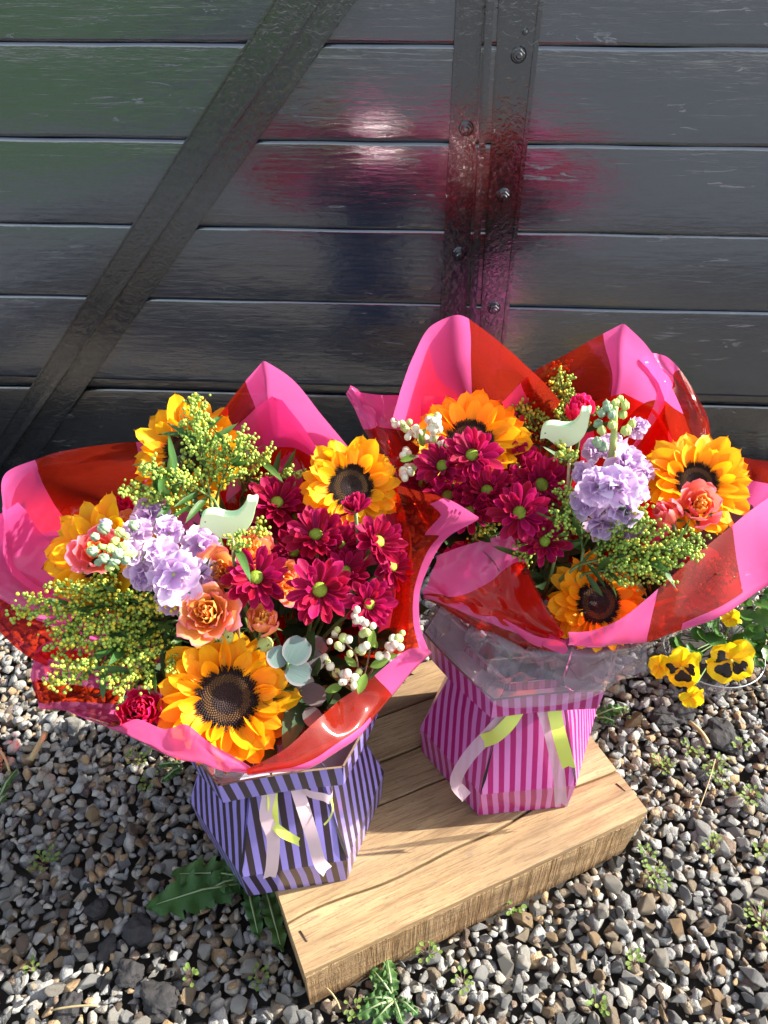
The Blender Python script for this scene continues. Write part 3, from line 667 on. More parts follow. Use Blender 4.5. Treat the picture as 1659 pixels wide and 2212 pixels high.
def root(c, a0, a1, n, r=.05, z=.335):
    return [Vector((c[0]+r*math.cos(math.radians(a0+(a1-a0)*i/(n-1))), c[1]+r*math.sin(math.radians(a0+(a1-a0)*i/(n-1))), z)) for i in range(n)]
wrapL = thing('cellophane_wrap', 'pink and red cellophane wrap around the left bouquet in the violet striped box', 'wrap', (CB1[0], CB1[1], .33), 'pink and red cellophane wraps')
wrapR = thing('cellophane_wrap', 'pink and red cellophane wrap around the right bouquet in the pink striped box', 'wrap', (CB2[0], CB2[1], .33), 'pink and red cellophane wraps')
def sgn(*iv):
    return lambda s, t: max(min(s-a, b-s) for a, b in iv)
# left bouquet
film(wrapL, [[(8,1100,.55),(14,1025,.575),(95,985,.575),(190,966,.575),(275,957,.575),(345,962,.56),(400,1010,.50)],
             [(60,1270,.44),(85,1165,.45),(150,1110,.44),(230,1100,.43),(320,1100,.43),(380,1110,.43),(430,1120,.43)],
             root(CB1, 205, 110, 7)], lambda s, t: max(.30-s+.02*t, min(s-.71, 1.2-s)), seed=1)
film(wrapL, [[(40,1085,.535),(-40,1140,.53),(-85,1230,.50),(-25,1330,.475),(40,1405,.46),(95,1440,.45)],
             [(130,1190,.46),(60,1240,.45),(20,1290,.43),(60,1350,.42),(110,1400,.42),(150,1430,.41)],
             root(CB1, 185, 235, 6)], lambda s, t: .42-s+.08*t, seed=2)
film(wrapL, [[(150,1365,.44),(84,1400,.445),(70,1465,.44),(88,1531,.43),(150,1536,.425),(235,1568,.42)],
             [(190,1400,.40),(130,1430,.40),(120,1480,.39),(150,1515,.385),(210,1535,.385),(270,1560,.385)],
             root(CB1, 215, 245, 6)], lambda s, t: max(.40-s, s-.58)-.25*(t-.1)*(1 if .4 < s < .6 else .3), seed=3, cusp=3)
film(wrapL, [[(150,1537,.425),(237,1569,.425),(297,1550,.45),(353,1576,.46),(406,1566,.465),(464,1614,.455),(540,1660,.44)],
             [(160,1541,.41),(245,1578,.405),(310,1608,.415),(360,1630,.42),(410,1645,.425),(466,1660,.425),(545,1672,.42)],
             [(230,1550,.36),(290,1570,.35),(340,1590,.345),(380,1605,.34),(425,1620,.335),(480,1630,.335),(550,1640,.335)],
             root(CB1, 225, 265, 7)], lambda s, t: .40-t*1.0-.10*(s > .9), seed=4)
film(wrapL, [[(535,1660,.44),(622,1612,.45),(690,1550,.45),(739,1510,.44),(795,1470,.45),(878,1404,.465),(925,1400,.47)],
             [(540,1672,.42),(650,1664,.42),(715,1632,.42),(775,1590,.42),(820,1540,.41),(880,1462,.425),(922,1418,.445)],
             [(560,1630,.335),(620,1610,.335),(660,1590,.34),(700,1560,.345),(730,1530,.35),(770,1490,.36),(810,1450,.37)],
             root(CB1, 275, 335, 7)], lambda s, t: max(s-.70-.12*t, min(t-.22-.02*s, .5-t)*.6 if s < .6 else -1), seed=5)
film(wrapL, [[(925,1402,.455),(905,1338,.48),(915,1258,.50),(962,1165,.52),(1037,1118,.535),(965,1078,.535),(868,1048,.53),(800,1010,.52)],
             [(885,1410,.43),(872,1350,.45),(870,1280,.465),(880,1210,.48),(900,1160,.485),(880,1120,.48),(845,1090,.475),(800,1060,.475)],
             [(800,1430,.38),(800,1370,.39),(800,1320,.40),(800,1270,.41),(800,1240,.41),(790,1210,.41),(780,1180,.41),(760,1150,.41)],
             root(CB1, -20, 60, 8)], lambda s, t: max(.135-t-.02*math.sin(s*9), min(s-.44, .70-s)*.8-t*.35) if s < .72 else -1, seed=6, cusp=4)
film(wrapL, [[(418,965,.56),(475,895,.60),(530,825,.63),(571,780,.645),(640,828,.63),(700,900,.59),(760,975,.54),(812,1040,.50)],
             [(440,1060,.49),(500,1020,.50),(550,980,.51),(590,960,.515),(640,980,.51),(690,1010,.50),(740,1040,.49),(790,1090,.48)],
             root(CB1, 110, 50, 8)], lambda s, t: min(s-.29-.12*t, .62-t), seed=7, cusp=3)
film(wrapL, [[(430,1010,.52),(480,945,.55),(540,893,.575),(598,850,.59),(650,915,.57),(700,985,.545),(760,1040,.52)],
             [(450,1090,.47),(510,1060,.48),(560,1030,.485),(600,1010,.49),(650,1030,.485),(700,1060,.48),(750,1090,.475)],
             root(CB1, 105, 55, 7, r=.045)], lambda s, t: .40-t-(s-.5)*.35, seed=8, cusp=3)
film(wrapL, [[(775,985,.54),(835,1015,.535),(868,1085,.52),(888,1180,.505),(886,1290,.485),(880,1385,.465)],
             [(760,1080,.47),(800,1100,.465),(820,1150,.46),(835,1210,.45),(835,1290,.445),(830,1360,.44)],
             root(CB1, 55, -20, 6)], lambda s, t: min(t-.12-.3*s, .62-t)*.5, seed=31)
# right bouquet
film(wrapR, [[(1225,930,.54),(1275,872,.56),(1345,850,.57),(1410,885,.56),(1455,950,.54),(1485,1020,.52),(1560,1090,.50)],
             [(1250,1010,.48),(1290,980,.48),(1340,970,.48),(1390,985,.48),(1425,1020,.475),(1455,1060,.47),(1500,1110,.46)],
             root(CB2, 95, 15, 7)], lambda s, t: max(s-.62-.2*t, .12-s), seed=32, cusp=2)
film(wrapR, [[(748,850,.545),(768,890,.53),(800,955,.51),(838,1015,.50),(868,1052,.49)],
             [(755,841,.550),(790,895,.530),(820,945,.515),(850,1000,.50),(873,1045,.49)],
             [(762,832,.555),(800,880,.535),(832,940,.52),(860,995,.505),(878,1040,.49)]], lambda s, t: .40-s, nu=30, nv=8, seed=11)
film(wrapR, [[(764,845,.55),(820,853,.55),(900,855,.55),(970,858,.55),(1030,875,.545)],
             [(808,925,.515),(850,935,.51),(910,940,.505),(970,950,.50),(1020,960,.50)],
             [(870,1050,.47),(890,1050,.46),(930,1040,.45),(970,1040,.45),(1010,1040,.45)],
             root(CB2, 190, 120, 5)], lambda s, t: .30-t+.05*s, seed=12)
film(wrapR, [[(850,900,.57),(868,830,.60),(895,765,.62),(930,708,.635),(985,680,.64),(1040,708,.635),(1100,757,.625),(1160,812,.61),(1210,865,.585)],
             [(920,980,.50),(935,950,.49),(955,920,.485),(985,900,.485),(1020,895,.485),(1060,900,.485),(1100,910,.49),(1140,910,.53),(1180,940,.52)],
             root(CB2, 150, 80, 9)], lambda s, t: .565-s-.06*t-.1*t*t, seed=13)
film(wrapR, [[(1085,870,.57),(1150,806,.60),(1220,768,.62),(1282,733,.63),(1346,698,.64),(1395,742,.625),(1436,805,.60),(1470,880,.575),(1495,950,.55),(1510,1010,.53)],
             [(1120,960,.50),(1170,930,.51),(1220,910,.52),(1270,890,.53),(1320,880,.53),(1360,900,.525),(1390,940,.515),(1410,980,.505),(1430,1020,.50),(1445,1060,.49)],
             root(CB2, 100, 25, 10)], lambda s, t: max(min(s-.37-.12*t, .80-s-.5*t), .07-s), seed=14, cusp=4)
film(wrapR, [[(1380,775,.60),(1412,762,.605),(1445,775,.60),(1490,825,.58),(1522,885,.56),(1540,955,.54),(1560,1000,.53)],
             [(1400,900,.55),(1420,900,.55),(1440,910,.54),(1465,940,.53),(1485,970,.52),(1500,1000,.51),(1510,1030,.50)],
             root(CB2, 70, 20, 7)], lambda s, t: .42-s-.5*t, seed=15)
film(wrapR, [[(1535,975,.535),(1570,984,.53),(1615,990,.53),(1680,1000,.53),(1790,1040,.53),(1860,1110,.52)],
             [(1490,1090,.46),(1520,1095,.46),(1560,1100,.46),(1610,1110,.465),(1670,1130,.47),(1710,1170,.47)],
             root(CB2, 40, -5, 6)], lambda s, t: max(.24-s-.1*t, .22-abs(t-.40)*1.4 if s < .8 else -1), seed=16, cusp=1)
film(wrapR, [[(1860,1090,.525),(1760,1020,.53),(1659,1075,.525),(1560,1152,.51),(1440,1258,.49),(1350,1328,.475),(1288,1360,.47),(1228,1366,.46)],
             [(1850,1200,.49),(1760,1215,.485),(1659,1262,.465),(1550,1332,.45),(1430,1378,.43),(1350,1392,.43),(1290,1398,.435),(1228,1396,.435)],
             [(1680,1230,.43),(1640,1240,.425),(1580,1260,.42),(1500,1300,.41),(1420,1330,.395),(1350,1350,.385),(1290,1360,.38),(1230,1365,.375)],
             root(CB2, -10, -75, 8)], lambda s, t: max(min(s-.595-.10*t, 2), .40-s-.14*t, min(t-.28, .44-t) if s < .52 else -1), seed=17, nu=100)
film(wrapR, [[(944,1200,.465),(1000,1180,.475),(1050,1165,.48),(1102,1150,.485),(1128,1200,.475),(1160,1272,.46),(1192,1330,.445),(1220,1368,.43)],
             [(936,1230,.455),(985,1230,.455),(1035,1240,.45),(1075,1250,.445),(1105,1280,.44),(1135,1315,.435),(1170,1350,.425),(1210,1378,.415)],
             [(925,1262,.44),(970,1280,.435),(1015,1296,.43),(1055,1312,.425),(1090,1330,.42),(1125,1350,.415),(1160,1368,.41),(1205,1384,.405)],
             [(918,1286,.43),(960,1298,.425),(1005,1312,.42),(1045,1328,.415),(1085,1345,.41),(1120,1360,.405),(1155,1378,.40),(1200,1390,.40)]],
     lambda s, t: .62-s*1.02-t*.62, seed=18, cusp=3)
film(wrapR, [[(915,1283,.43),(975,1296,.425),(1040,1312,.42),(1100,1332,.415),(1150,1352,.41),(1195,1372,.412),(1222,1384,.41)],
             [(922,1298,.41),(980,1330,.40),(1040,1358,.395),(1095,1380,.39),(1140,1396,.39),(1185,1404,.395),(1222,1402,.40)],
             [(980,1310,.37),(1020,1330,.37),(1060,1350,.37),(1100,1360,.37),(1130,1370,.37),(1170,1375,.37),(1210,1375,.37)],
             root(CB2, 190, 260, 7)], lambda s, t: .13+.08*s-t, seed=19)
film(wrapR, [[(948,1203,.452),(1000,1184,.462),(1050,1169,.467),(1098,1156,.472),(1124,1204,.462),(1156,1275,.447),(1188,1331,.432),(1216,1367,.42)],
             [(940,1232,.442),(985,1232,.442),(1035,1242,.437),(1075,1252,.432),(1105,1282,.427),(1135,1316,.422),(1170,1350,.412),(1208,1377,.405)],
             [(927,1264,.428),(970,1281,.424),(1015,1297,.42),(1055,1313,.415),(1090,1331,.41),(1125,1350,.405),(1160,1367,.40),(1203,1383,.395)],
             [(922,1284,.42),(962,1296,.415),(1005,1310,.41),(1045,1326,.405),(1085,1343,.40),(1120,1358,.395),(1155,1375,.392),(1198,1387,.39)]],
     lambda s, t: .95-t, seed=41, cusp=3)
# rolled lip at the front of the right wrap
V = []; B = []
P0 = [at(1090,1340,.415), at(1130,1368,.41), at(1165,1388,.408), at(1198,1398,.408)]
for i in range(26):
    t = i/25; c = cr(P0, t)
    for k in range(15):
        a = math.radians(-40+250*k/14); r = .012*t+.002
        V.append(c+Vector((math.cos(a)*r*.9, -.3*math.cos(a)*r, math.sin(a)*r*.8))); B.append(.3)
put_world('film_roll', V, grid_faces(15, 26), M_FILM, wrapR, uvs=[(.5, .5)]*len(V), attrs={'band': B})
film(wrapR, [[(905,1345,.355),(930,1365,.35),(975,1420,.35),(1030,1480,.345),(1075,1525,.335),(1180,1525,.335),(1280,1505,.338),(1345,1468,.345),(1396,1450,.35)],
             [(925,1325,.375),(965,1365,.37),(1015,1410,.365),(1060,1440,.36),(1110,1460,.36),(1190,1462,.36),(1275,1450,.365),(1340,1425,.37),(1398,1400,.38)],
             [(945,1312,.395),(1000,1340,.39),(1050,1370,.385),(1100,1392,.385),(1150,1402,.385),(1215,1402,.388),(1290,1400,.395),(1350,1392,.40),(1400,1380,.405)],
             root(CB2, 180, 340, 9, r=.06, z=.34)], lambda s, t: 1, nu=90, nv=40, wav=.006, name='clear_liner', mat=M_CLEAR, seed=23)
for (u, v, z, r, a0) in ((1045,1370,.375,.020,0), (1112,1445,.362,.024,1.2), (1185,1415,.37,.020,2.2), (1060,1465,.35,.016,.5), (1270,1450,.36,.022,3), (1330,1440,.365,.02,4), (950,1350,.365,.016,5)):
    c = at(u, v, z); V = []; n1, n2 = 30, 9
    for j in range(n2):
        f = j/(n2-1)
        for i in range(n1):
            a = i/(n1-1)*5.2+a0; rr = r*(.25+.75*f)*(1+.35*math.sin(a*2+a0)); V.append(c+Vector((math.cos(a)*rr, math.sin(a)*rr*.7-.01*f, (f-.5)*.03+.006*math.sin(a*3))))
    put_world('clear_ruffle', V, grid_faces(n1, n2), M_CLEAR, wrapR, uvs=[(.5, .5)]*len(V))
film(wrapL, [[(420,1640,.345),(480,1680,.338),(560,1672,.34),(640,1655,.342),(700,1640,.342),(745,1600,.35)],
             [(430,1620,.36),(490,1652,.355),(560,1655,.355),(640,1640,.355),(695,1620,.36),(740,1590,.37)],
             root(CB1, 200, 340, 6, r=.05, z=.33)], lambda s, t: 1, nu=60, nv=20, wav=.004, name='clear_liner', mat=M_CLEAR, seed=29)

# ------------------------------------------------------------------ petals and leaves
def petal(L, W, prof, curl=0, cup=0, crease=0, twist=0, nu=5, nv=7, mat=None, seed=0, name='petal', wave=0):
    V = []; uv = []; rng = random.Random(seed); ph = rng.uniform(0, 6)
    for j in range(nv):
        t = j/(nv-1); w_ = W*prof(t)*.5
        for i in range(nu):
            u = -1+2*i/(nu-1); x = u*w_; z = cup*u*u*w_+curl*t*t*L-crease*W*(abs(math.cos(u*PI*1.0)))*math.sin(PI*t)+wave*W*math.sin(u*3+t*6+ph)*t
            y = t*L-.06*L*abs(u)*(t > .9)
            a = twist*t; V.append((x*math.cos(a)-z*math.sin(a)*0, y, z+x*math.sin(a))); uv.append(((u+1)/2, t))
    return mesh(name, V, grid_faces(nu, nv), mat, uvs=uv)
p_sun = lambda t: (math.sin(PI*min(1, .12+.88*t)**.95)**.70 if t < .999 else .0)+.02
p_mum = lambda t: .34+.66*math.sin(PI*min(t, .995)**1.5*.86) if t < .97 else .45
p_leaf = lambda t: math.sin(PI*min(max(t, .01), .99)**.85)**.8
p_round = lambda t: math.sqrt(max(0, 1-(2*t-1)**2))*.98+.02
SUNP = [petal(1, .50+.05*(k % 3), p_sun, curl=[.05, -.16, .20, -.05, .28, .0, -.25, .12][k], cup=[.25, .5, -.2, .1, .5, .3, .1, .6][k], crease=.07, twist=[.2, -.3, .1, .4, -.2, 0, .3, -.4][k], mat=M_SUN, seed=k, nu=7, nv=8, wave=.03) for k in range(8)]
MUMP = [petal(1, .34+.03*(k % 3), p_mum, curl=[.15, .28, -.1, .4, .05, .2][k], cup=[.5, .7, .4, .8, .3, .6][k], crease=.06, twist=[.1, -.2, .2, 0, -.1, .15][k], mat=M_MUM, seed=20+k, nu=5, nv=7) for k in range(6)]
LEAFP = [petal(1, .34, p_leaf, curl=[-.15, .1, -.3, .2][k], cup=.35, crease=.02, twist=[.2, -.3, .4, 0][k], mat=M_LEAF, seed=40+k, name='leaf', wave=.04) for k in range(4)]
LEAFN = [petal(1, .20, p_leaf, curl=[-.15, .1, -.3, .2][k], cup=.35, twist=[.3, -.3, .5, 0][k], mat=M_LEAF, seed=50+k, name='leaf', nu=5, nv=7) for k in range(4)]
LEAFLP = petal(1, .45, p_leaf, curl=-.1, cup=.3, mat=M_LEAFL, seed=60, name='leaf')
EUC = petal(1, .95, p_round, curl=-.05, cup=.12, mat=M_EUC, seed=61, name='leaf', nu=9, nv=11)
EUD = petal(1, .80, p_round, curl=-.1, cup=.15, mat=M_EUD, seed=62, name='leaf', nu=9, nv=11)
PALEL = petal(1, .8, p_leaf, curl=-.05, cup=.1, mat=M_PALE, seed=63, name='leaf', nu=7, nv=9)
def Rx(a): return Matrix.Rotation(a, 4, 'X')
def Ry(a): return Matrix.Rotation(a, 4, 'Y')
def Rz(a): return Matrix.Rotation(a, 4, 'Z')
def Tr(x, y, z): return Matrix.Translation((x, y, z))
def Sc(s): return Matrix.Scale(s, 4)
def stem(parent, p0, n0, foot, r=.0022, mat=None, name='stem'):
    p0 = Vector(p0); foot = Vector(foot); V, Fc = tube(bez(p0, p0-Vector(n0)*(p0-foot).length*.45, foot, 7), [r]*7, 6)
    return put_world(name, V, Fc, mat or M_STEM, parent)
def icoV(sub):
    bm = bmesh.new(); bmesh.ops.create_icosphere(bm, subdivisions=sub, radius=1); V = [v.co.copy() for v in bm.verts]; Fc = [tuple(v.index for v in f.verts) for f in bm.faces]; bm.free(); return V, Fc
ICO1 = icoV(1); ICO2 = icoV(2)
FL = Vector((CB1[0], CB1[1], .30)); FR = Vector((CB2[0], CB2[1], .30))

def sunflower(u, v, z, rpx, dx, dy, label, side, disc=.42, seed=0, n=21, lift=.25):
    rng = random.Random(seed); p = at(u, v, z); R = rpx*pxm(p); n0 = facing(p, dx, dy)
    t = thing('sunflower', label, 'sunflower', M=frame(p, n0, rng.uniform(0, 6)), group='sunflowers in the two bouquets')
    rd = R*disc
    # disc with spiralling florets
    V = []; Fc = []; nr, ns = 7, 24
    for j in range(nr):
        f = j/(nr-1)
        for k in range(ns): a = 2*PI*k/ns; V.append((math.cos(a)*rd*f*1.02, math.sin(a)*rd*f*1.02, R*.05+R*.055*math.sin(f*2.6)-R*.02*f*f))
    put('disc', mesh('disc', V, grid_faces(ns, nr, True), M_SDISC), t)
    for mat, f0, f1, nm in ((M_SFLO, 0, .50, 'florets'), (M_SFLO2, .50, .74, 'florets'), (M_SFLO, .74, 1.0, 'florets')):
        mb = MB(); N = 620
        for i in range(N):
            f = math.sqrt((i+.5)/N)
            if not f0 <= f < f1: continue
            a = i*2.399963; r = f*rd; q = rd*.030*(.8+.5*f)
            h = R*.05+R*.055*math.sin(f*2.6)-R*.02*f*f; ln = R*(.03+.075*max(0, f-.7)/.3*(rng.random()*.6+.6)) if mat != M_SFLO2 else R*.028
            x, y = r*math.cos(a), r*math.sin(a); ox, oy = math.cos(a)*ln*.35, math.sin(a)*ln*.35
            mb.add([(x-q, y-q, h), (x+q, y-q, h), (x+q, y+q, h), (x-q, y+q, h), (x+ox, y+oy, h+ln)], [(0,1,4),(1,2,4),(2,3,4),(3,0,4)])
        me = mesh('florets', mb.V, mb.F, mat, smooth=False, uvs=mb.uv); o = put('florets', me, t); o['kind'] = 'stuff'
    for ring, cnt, inc, ln, z0 in ((0, n+1, -.02, 1.0, 0), (1, n, .18, .92, .012), (2, int(n*.75), .50, .68, .022)):
        for k in range(cnt):
            a = 2*PI*(k+.5*(ring == 1)+rng.uniform(-.3, .3))/cnt; inc2 = inc+rng.gauss(0, .16)+lift*(ring > 0)*.3
            l = (R-rd*.85)*ln*rng.uniform(.88, 1.10)*(1.08 if ring == 0 else 1); me = SUNP[rng.randrange(8)]
            M = Rz(a) @ Tr(0, rd*.86, z0*R*3) @ Rx(inc2) @ Ry(rng.gauss(0, .35)) @ Matrix.Diagonal((l*rng.uniform(.95, 1.25), l, l*.9, 1))
            put('petal', me, t, M)
    for k in range(9):
        a = 2*PI*k/9+.2; put('sepal', LEAFN[k % 4], t, Rz(a) @ Tr(0, rd*.3, -R*.06) @ Rx(-.15) @ Matrix.Diagonal((R*.7, R*.55, R*.5, 1)))
    stem(t, p-n0*.004, n0, side+Vector((rng.uniform(-.02, .02), rng.uniform(-.02, .02), 0)), .0045)
    return t

def mum(u, v, z, rpx, dx, dy, label, side, seed=0, open_=1.0):
    rng = random.Random(seed); p = at(u, v, z); R = rpx*pxm(p); n0 = facing(p, dx, dy)
    t = thing('chrysanthemum', label, 'chrysanthemum', M=frame(p, n0, rng.uniform(0, 6)), group='crimson chrysanthemums in the two bouquets')
    V = []; ns = 14
    for j in range(5):
        f = j/4
        for k in range(ns): a = 2*PI*k/ns; V.append((math.cos(a)*R*.21*math.sin(f*PI/2), math.sin(a)*R*.21*math.sin(f*PI/2), R*.10+R*.10*math.cos(f*PI/2)))
    put('eye', mesh('eye', V, grid_faces(ns, 5, True), M_MUMC), t)
    for ring, cnt, inc, ln in ((0, 14, .10, 1.0), (1, 12, .42, .93), (2, 9, .85, .74)):
        for k in range(cnt):
            a = 2*PI*(k+.5*(ring % 2)+rng.uniform(-.28, .28))/cnt
            l = R*.86*ln*rng.uniform(.86, 1.10); inc2 = inc/open_+rng.gauss(0, .15)+(0.35 if open_ < 1 else 0)
            put('petal', MUMP[rng.randrange(6)], t, Rz(a) @ Tr(0, R*(.13 if ring < 2 else .17), R*.03*ring) @ Rx(inc2) @ Ry(rng.gauss(0, .3)) @ Matrix.Diagonal((l*.95, l, l, 1)))
    stem(t, p, n0, side+Vector((rng.uniform(-.03, .03), rng.uniform(-.03, .03), 0)), .0019)
    return t

def rose(u, v, z, rpx, dx, dy, kind, label, side, seed=0, openness=.5, npet=17, tall=1.0, name='rose'):
    rng = random.Random(seed); p = at(u, v, z); R = rpx*pxm(p); n0 = facing(p, dx, dy)
    t = thing(name, label, 'rose', M=frame(p-n0*R*.45*tall, n0, rng.uniform(0, 6)), group='roses in the two bouquets')
    mi, mo = {'orange': (M_ORI, M_ORG), 'coral': (M_COR, M_COR), 'hot': (M_HOT, M_HOT), 'mix': (M_ORI, M_COR)}[kind]
    for i in range(npet):
        f = i/(npet-1); a0 = i*2.399+rng.uniform(-.3, .3); rr = R*(.06+.86*f**1.15); h = R*(1.35-.45*f)*tall*rng.uniform(.93, 1.05)
        arc = 2.9-1.35*f; flare = openness*f*f*.9; curlb = .30*f; V = []; uv = []; nu, nv = 9, 7
        for j in range(nv):
            tt = j/(nv-1)
            for k in range(nu):
                s = -1+2*k/(nu-1); wpr = (.55+.45*math.sin(PI*min(1, tt*.75+.12)))*(1 if tt < .8 else 1-.25*((tt-.8)/.2)**2*abs(s))
                an = a0+s*arc*.5*wpr; bulge = math.sin(PI*min(1, .12+tt*.72)); r = rr*(.30+.70*bulge)+flare*R*tt**3
                r += curlb*R*.30*max(0, tt-.75)/.25*(.5+.5*abs(s))+R*.07*math.sin(s*5+i)*tt*tt+R*.03*math.sin(s*11+i*2)*tt*tt
                zz = h*(tt*(1-.13*abs(s)**3*tt))-R*.10*max(0, tt-.8)/.2*f*openness*2
                V.append((math.cos(an)*r, math.sin(an)*r, zz)); uv.append(((s+1)/2, tt))
        put('petal', mesh('petal', V, grid_faces(nu, nv), mi if f < .5 else mo, uvs=uv), t)
    for k in range(5):
        put('sepal', LEAFN[k % 4], t, Rz(2*PI*k/5) @ Tr(0, R*.10, -R*.02) @ Rx(.35+rng.uniform(-.3, .3)) @ Sc(R*1.0))
    stem(t, p-n0*R*.45*tall, n0, side+Vector((rng.uniform(-.03, .03), rng.uniform(-.03, .03), 0)), .0022)
    return t

def spray(b, tp, label, side, nb=9, blen=.035, seed=0, leaves=5, dens=1.0, yellow=.25, droop=.3, br=.00178):
    """goldenrod: a stem with side twigs crowded with small round buds"""
    rng = random.Random(seed); A = at(*b); T = at(*tp); t = thing('goldenrod', label, 'goldenrod', tuple(A), group='goldenrod sprays in the two bouquets')
    mid = (A+T)/2+Vector((0, 0, .012)); main = bez(A, mid, T, 12); L = (T-A).length
    V, Fc = tube(main, [.0016*(1-.6*i/11) for i in range(12)], 5); put_world('stem', V, Fc, M_STEM, t)
    V, Fc = tube(bez(A, A-(T-A)*.3-Vector((0, 0, .03)), side, 6), .0018, 5); put_world('stem', V, Fc, M_STEM, t)
    ax = (T-A).normalized(); b1 = MB(); b2 = MB(); tw = MB()
    def bud(q, r):
        m = b2 if rng.random() < yellow else b1; Vb, Fb = ICO1; s = Vector((r, r, r*1.15))
        m.add([q+Vector((v.x*s.x, v.y*s.y, v.z*s.z)) for v in Vb], Fb)
    for k in range(nb):
        f = .12+.86*k/nb; o = cr(main, f); a = k*2.4+rng.uniform(-.4, .4); e = ax.orthogonal().normalized(); e = Quaternion(ax, a) @ e
        l = blen*(1-.72*f**1.5)*rng.uniform(.8, 1.2); d = (ax*.9+e*.95+Vector((0, 0, .25))).normalized()
        P = bez(o, o+d*l*.6, o+(d+ax*.3).normalized()*l-Vector((0, 0, droop*l*.2)), 6); V, Fc = tube(P, .0007, 4); tw.add(V, Fc)
        nb2 = int(l/.0022*dens)
        for q in range(nb2):
            c = cr(P, .15+.85*q/max(1, nb2-1))
            for _ in range(2): bud(c+Vector((rng.gauss(0, 1), rng.gauss(0, 1), rng.gauss(.4, .8)))*.0028, br*rng.uniform(.7, 1.15))
    n3 = int(L*.42/.0022*dens)
    for q in range(n3):
        c = cr(main, .58+.42*q/max(1, n3-1)); bud(c+Vector((rng.gauss(0, 1), rng.gauss(0, 1), rng.gauss(0, 1)))*.0030*(1.15-.6*q/n3), br*rng.uniform(.8, 1.2))
    tw.put('twigs', M_STEM, t)['kind'] = 'stuff'
    if b1.V: b1.put('buds', M_BUD, t)['kind'] = 'stuff'
    if b2.V: b2.put('buds', M_BUDY, t)['kind'] = 'stuff'
    for k in range(leaves):
        f = rng.uniform(.0, .75); o = cr(main, f); e = Quaternion(ax, rng.uniform(0, 6.28)) @ ax.orthogonal().normalized()
        d = (ax*.7+e).normalized(); l = rng.uniform(.028, .045); up = Vector((rng.gauss(0, .3), rng.gauss(0, .3), 1)); x = d.cross(up).normalized(); n = x.cross(d)
        M = Matrix((x, d, n)).transposed().to_4x4(); M.translation = o
        put('leaf', LEAFN[rng.randrange(4)], t, world(t).inverted() @ M @ Sc(l))
    return t

def leafat(name, label, cat, me, pts, mat=None, group=None, footp=None, stemm=None):
    """a sprig: list of (u,v,z, length px, direction on picture in degrees, tilt) leaves"""
    u, v, z = pts[0][:3]; t = thing(name, label, cat, tuple(at(u, v, z)), group)
    for (u, v, z, lp, ang, tilt, mm) in pts:
        p = at(u, v, z); c = (CAMP-p).normalized(); r = (RT-c*RT.dot(c)).normalized(); up = c.cross(r); a = math.radians(ang)
        d = r*math.cos(a)+up*math.sin(a); d = (d*math.cos(tilt)+c*math.sin(tilt)).normalized(); x = d.cross(c).normalized(); n = x.cross(d)
        M = Matrix((x, d, n)).transposed().to_4x4(); M.translation = p
        put('leaf', mm or me, t, world(t).inverted() @ M @ Sc(lp*pxm(p)))
    if footp is not None:
        V, Fc = tube(bez(at(*pts[0][:3]), at(*pts[0][:3])-Vector((0, 0, .05)), footp, 6), .0015, 5); put_world('stem', V, Fc, M_STEM, t)
    return t

def berries(label, pts, leaves, foot, seed, r=.0042):
    rng = random.Random(seed); u, v, z = pts[0][0]; t = thing('berry_sprig', label, 'berry sprig', tuple(at(u, v, z)), group='white berry sprigs in the two bouquets')
    for line in pts:
        P = [at(*q) for q in line]; n = 12; C = [cr(P, i/(n-1)) for i in range(n)]; V, Fc = tube(C, .0009, 5); put_world('twig', V, Fc, M_STEMB, t)
        L = (P[-1]-P[0]).length; nb = max(4, int(L/.0060)); B = ICO2
        for k in range(nb):
            f = .35+.65*k/(nb-1); c = cr(P, f)+Vector((rng.gauss(0, 1), rng.gauss(0, 1), rng.gauss(0, 1)))*.0042*(1.1-.5*f); rr = r*rng.uniform(.75, 1.2)*(1.1-.3*f)
            me = mesh('berry', [c*0+w_*rr for w_ in B[0]], B[1], [M_BERRY, M_BERRY, M_BERRYP, M_BERRYG][rng.randrange(4)])
            put('berry', me, t, world(t).inverted() @ Matrix.Translation(c) @ Matrix.Diagonal((1, 1, 1.12, 1)))
    for (u, v, z, lp, ang, tilt) in leaves:
        p = at(u, v, z); c = (CAMP-p).normalized(); r_ = (RT-c*RT.dot(c)).normalized(); up = c.cross(r_); a = math.radians(ang)
        d = (r_*math.cos(a)+up*math.sin(a)); d = (d*math.cos(tilt)+c*math.sin(tilt)).normalized(); x = d.cross(c).normalized(); n = x.cross(d)
        M = Matrix((x, d, n)).transposed().to_4x4(); M.translation = p; put('leaf', LEAFLP, t, world(t).inverted() @ M @ Sc(lp*pxm(p)))
    V, Fc = tube(bez(at(*pts[0][0]), at(*pts[0][0])-Vector((0, 0, .04)), foot, 6), .0016, 5); put_world('stem', V, Fc, M_STEMB, t)
    return t

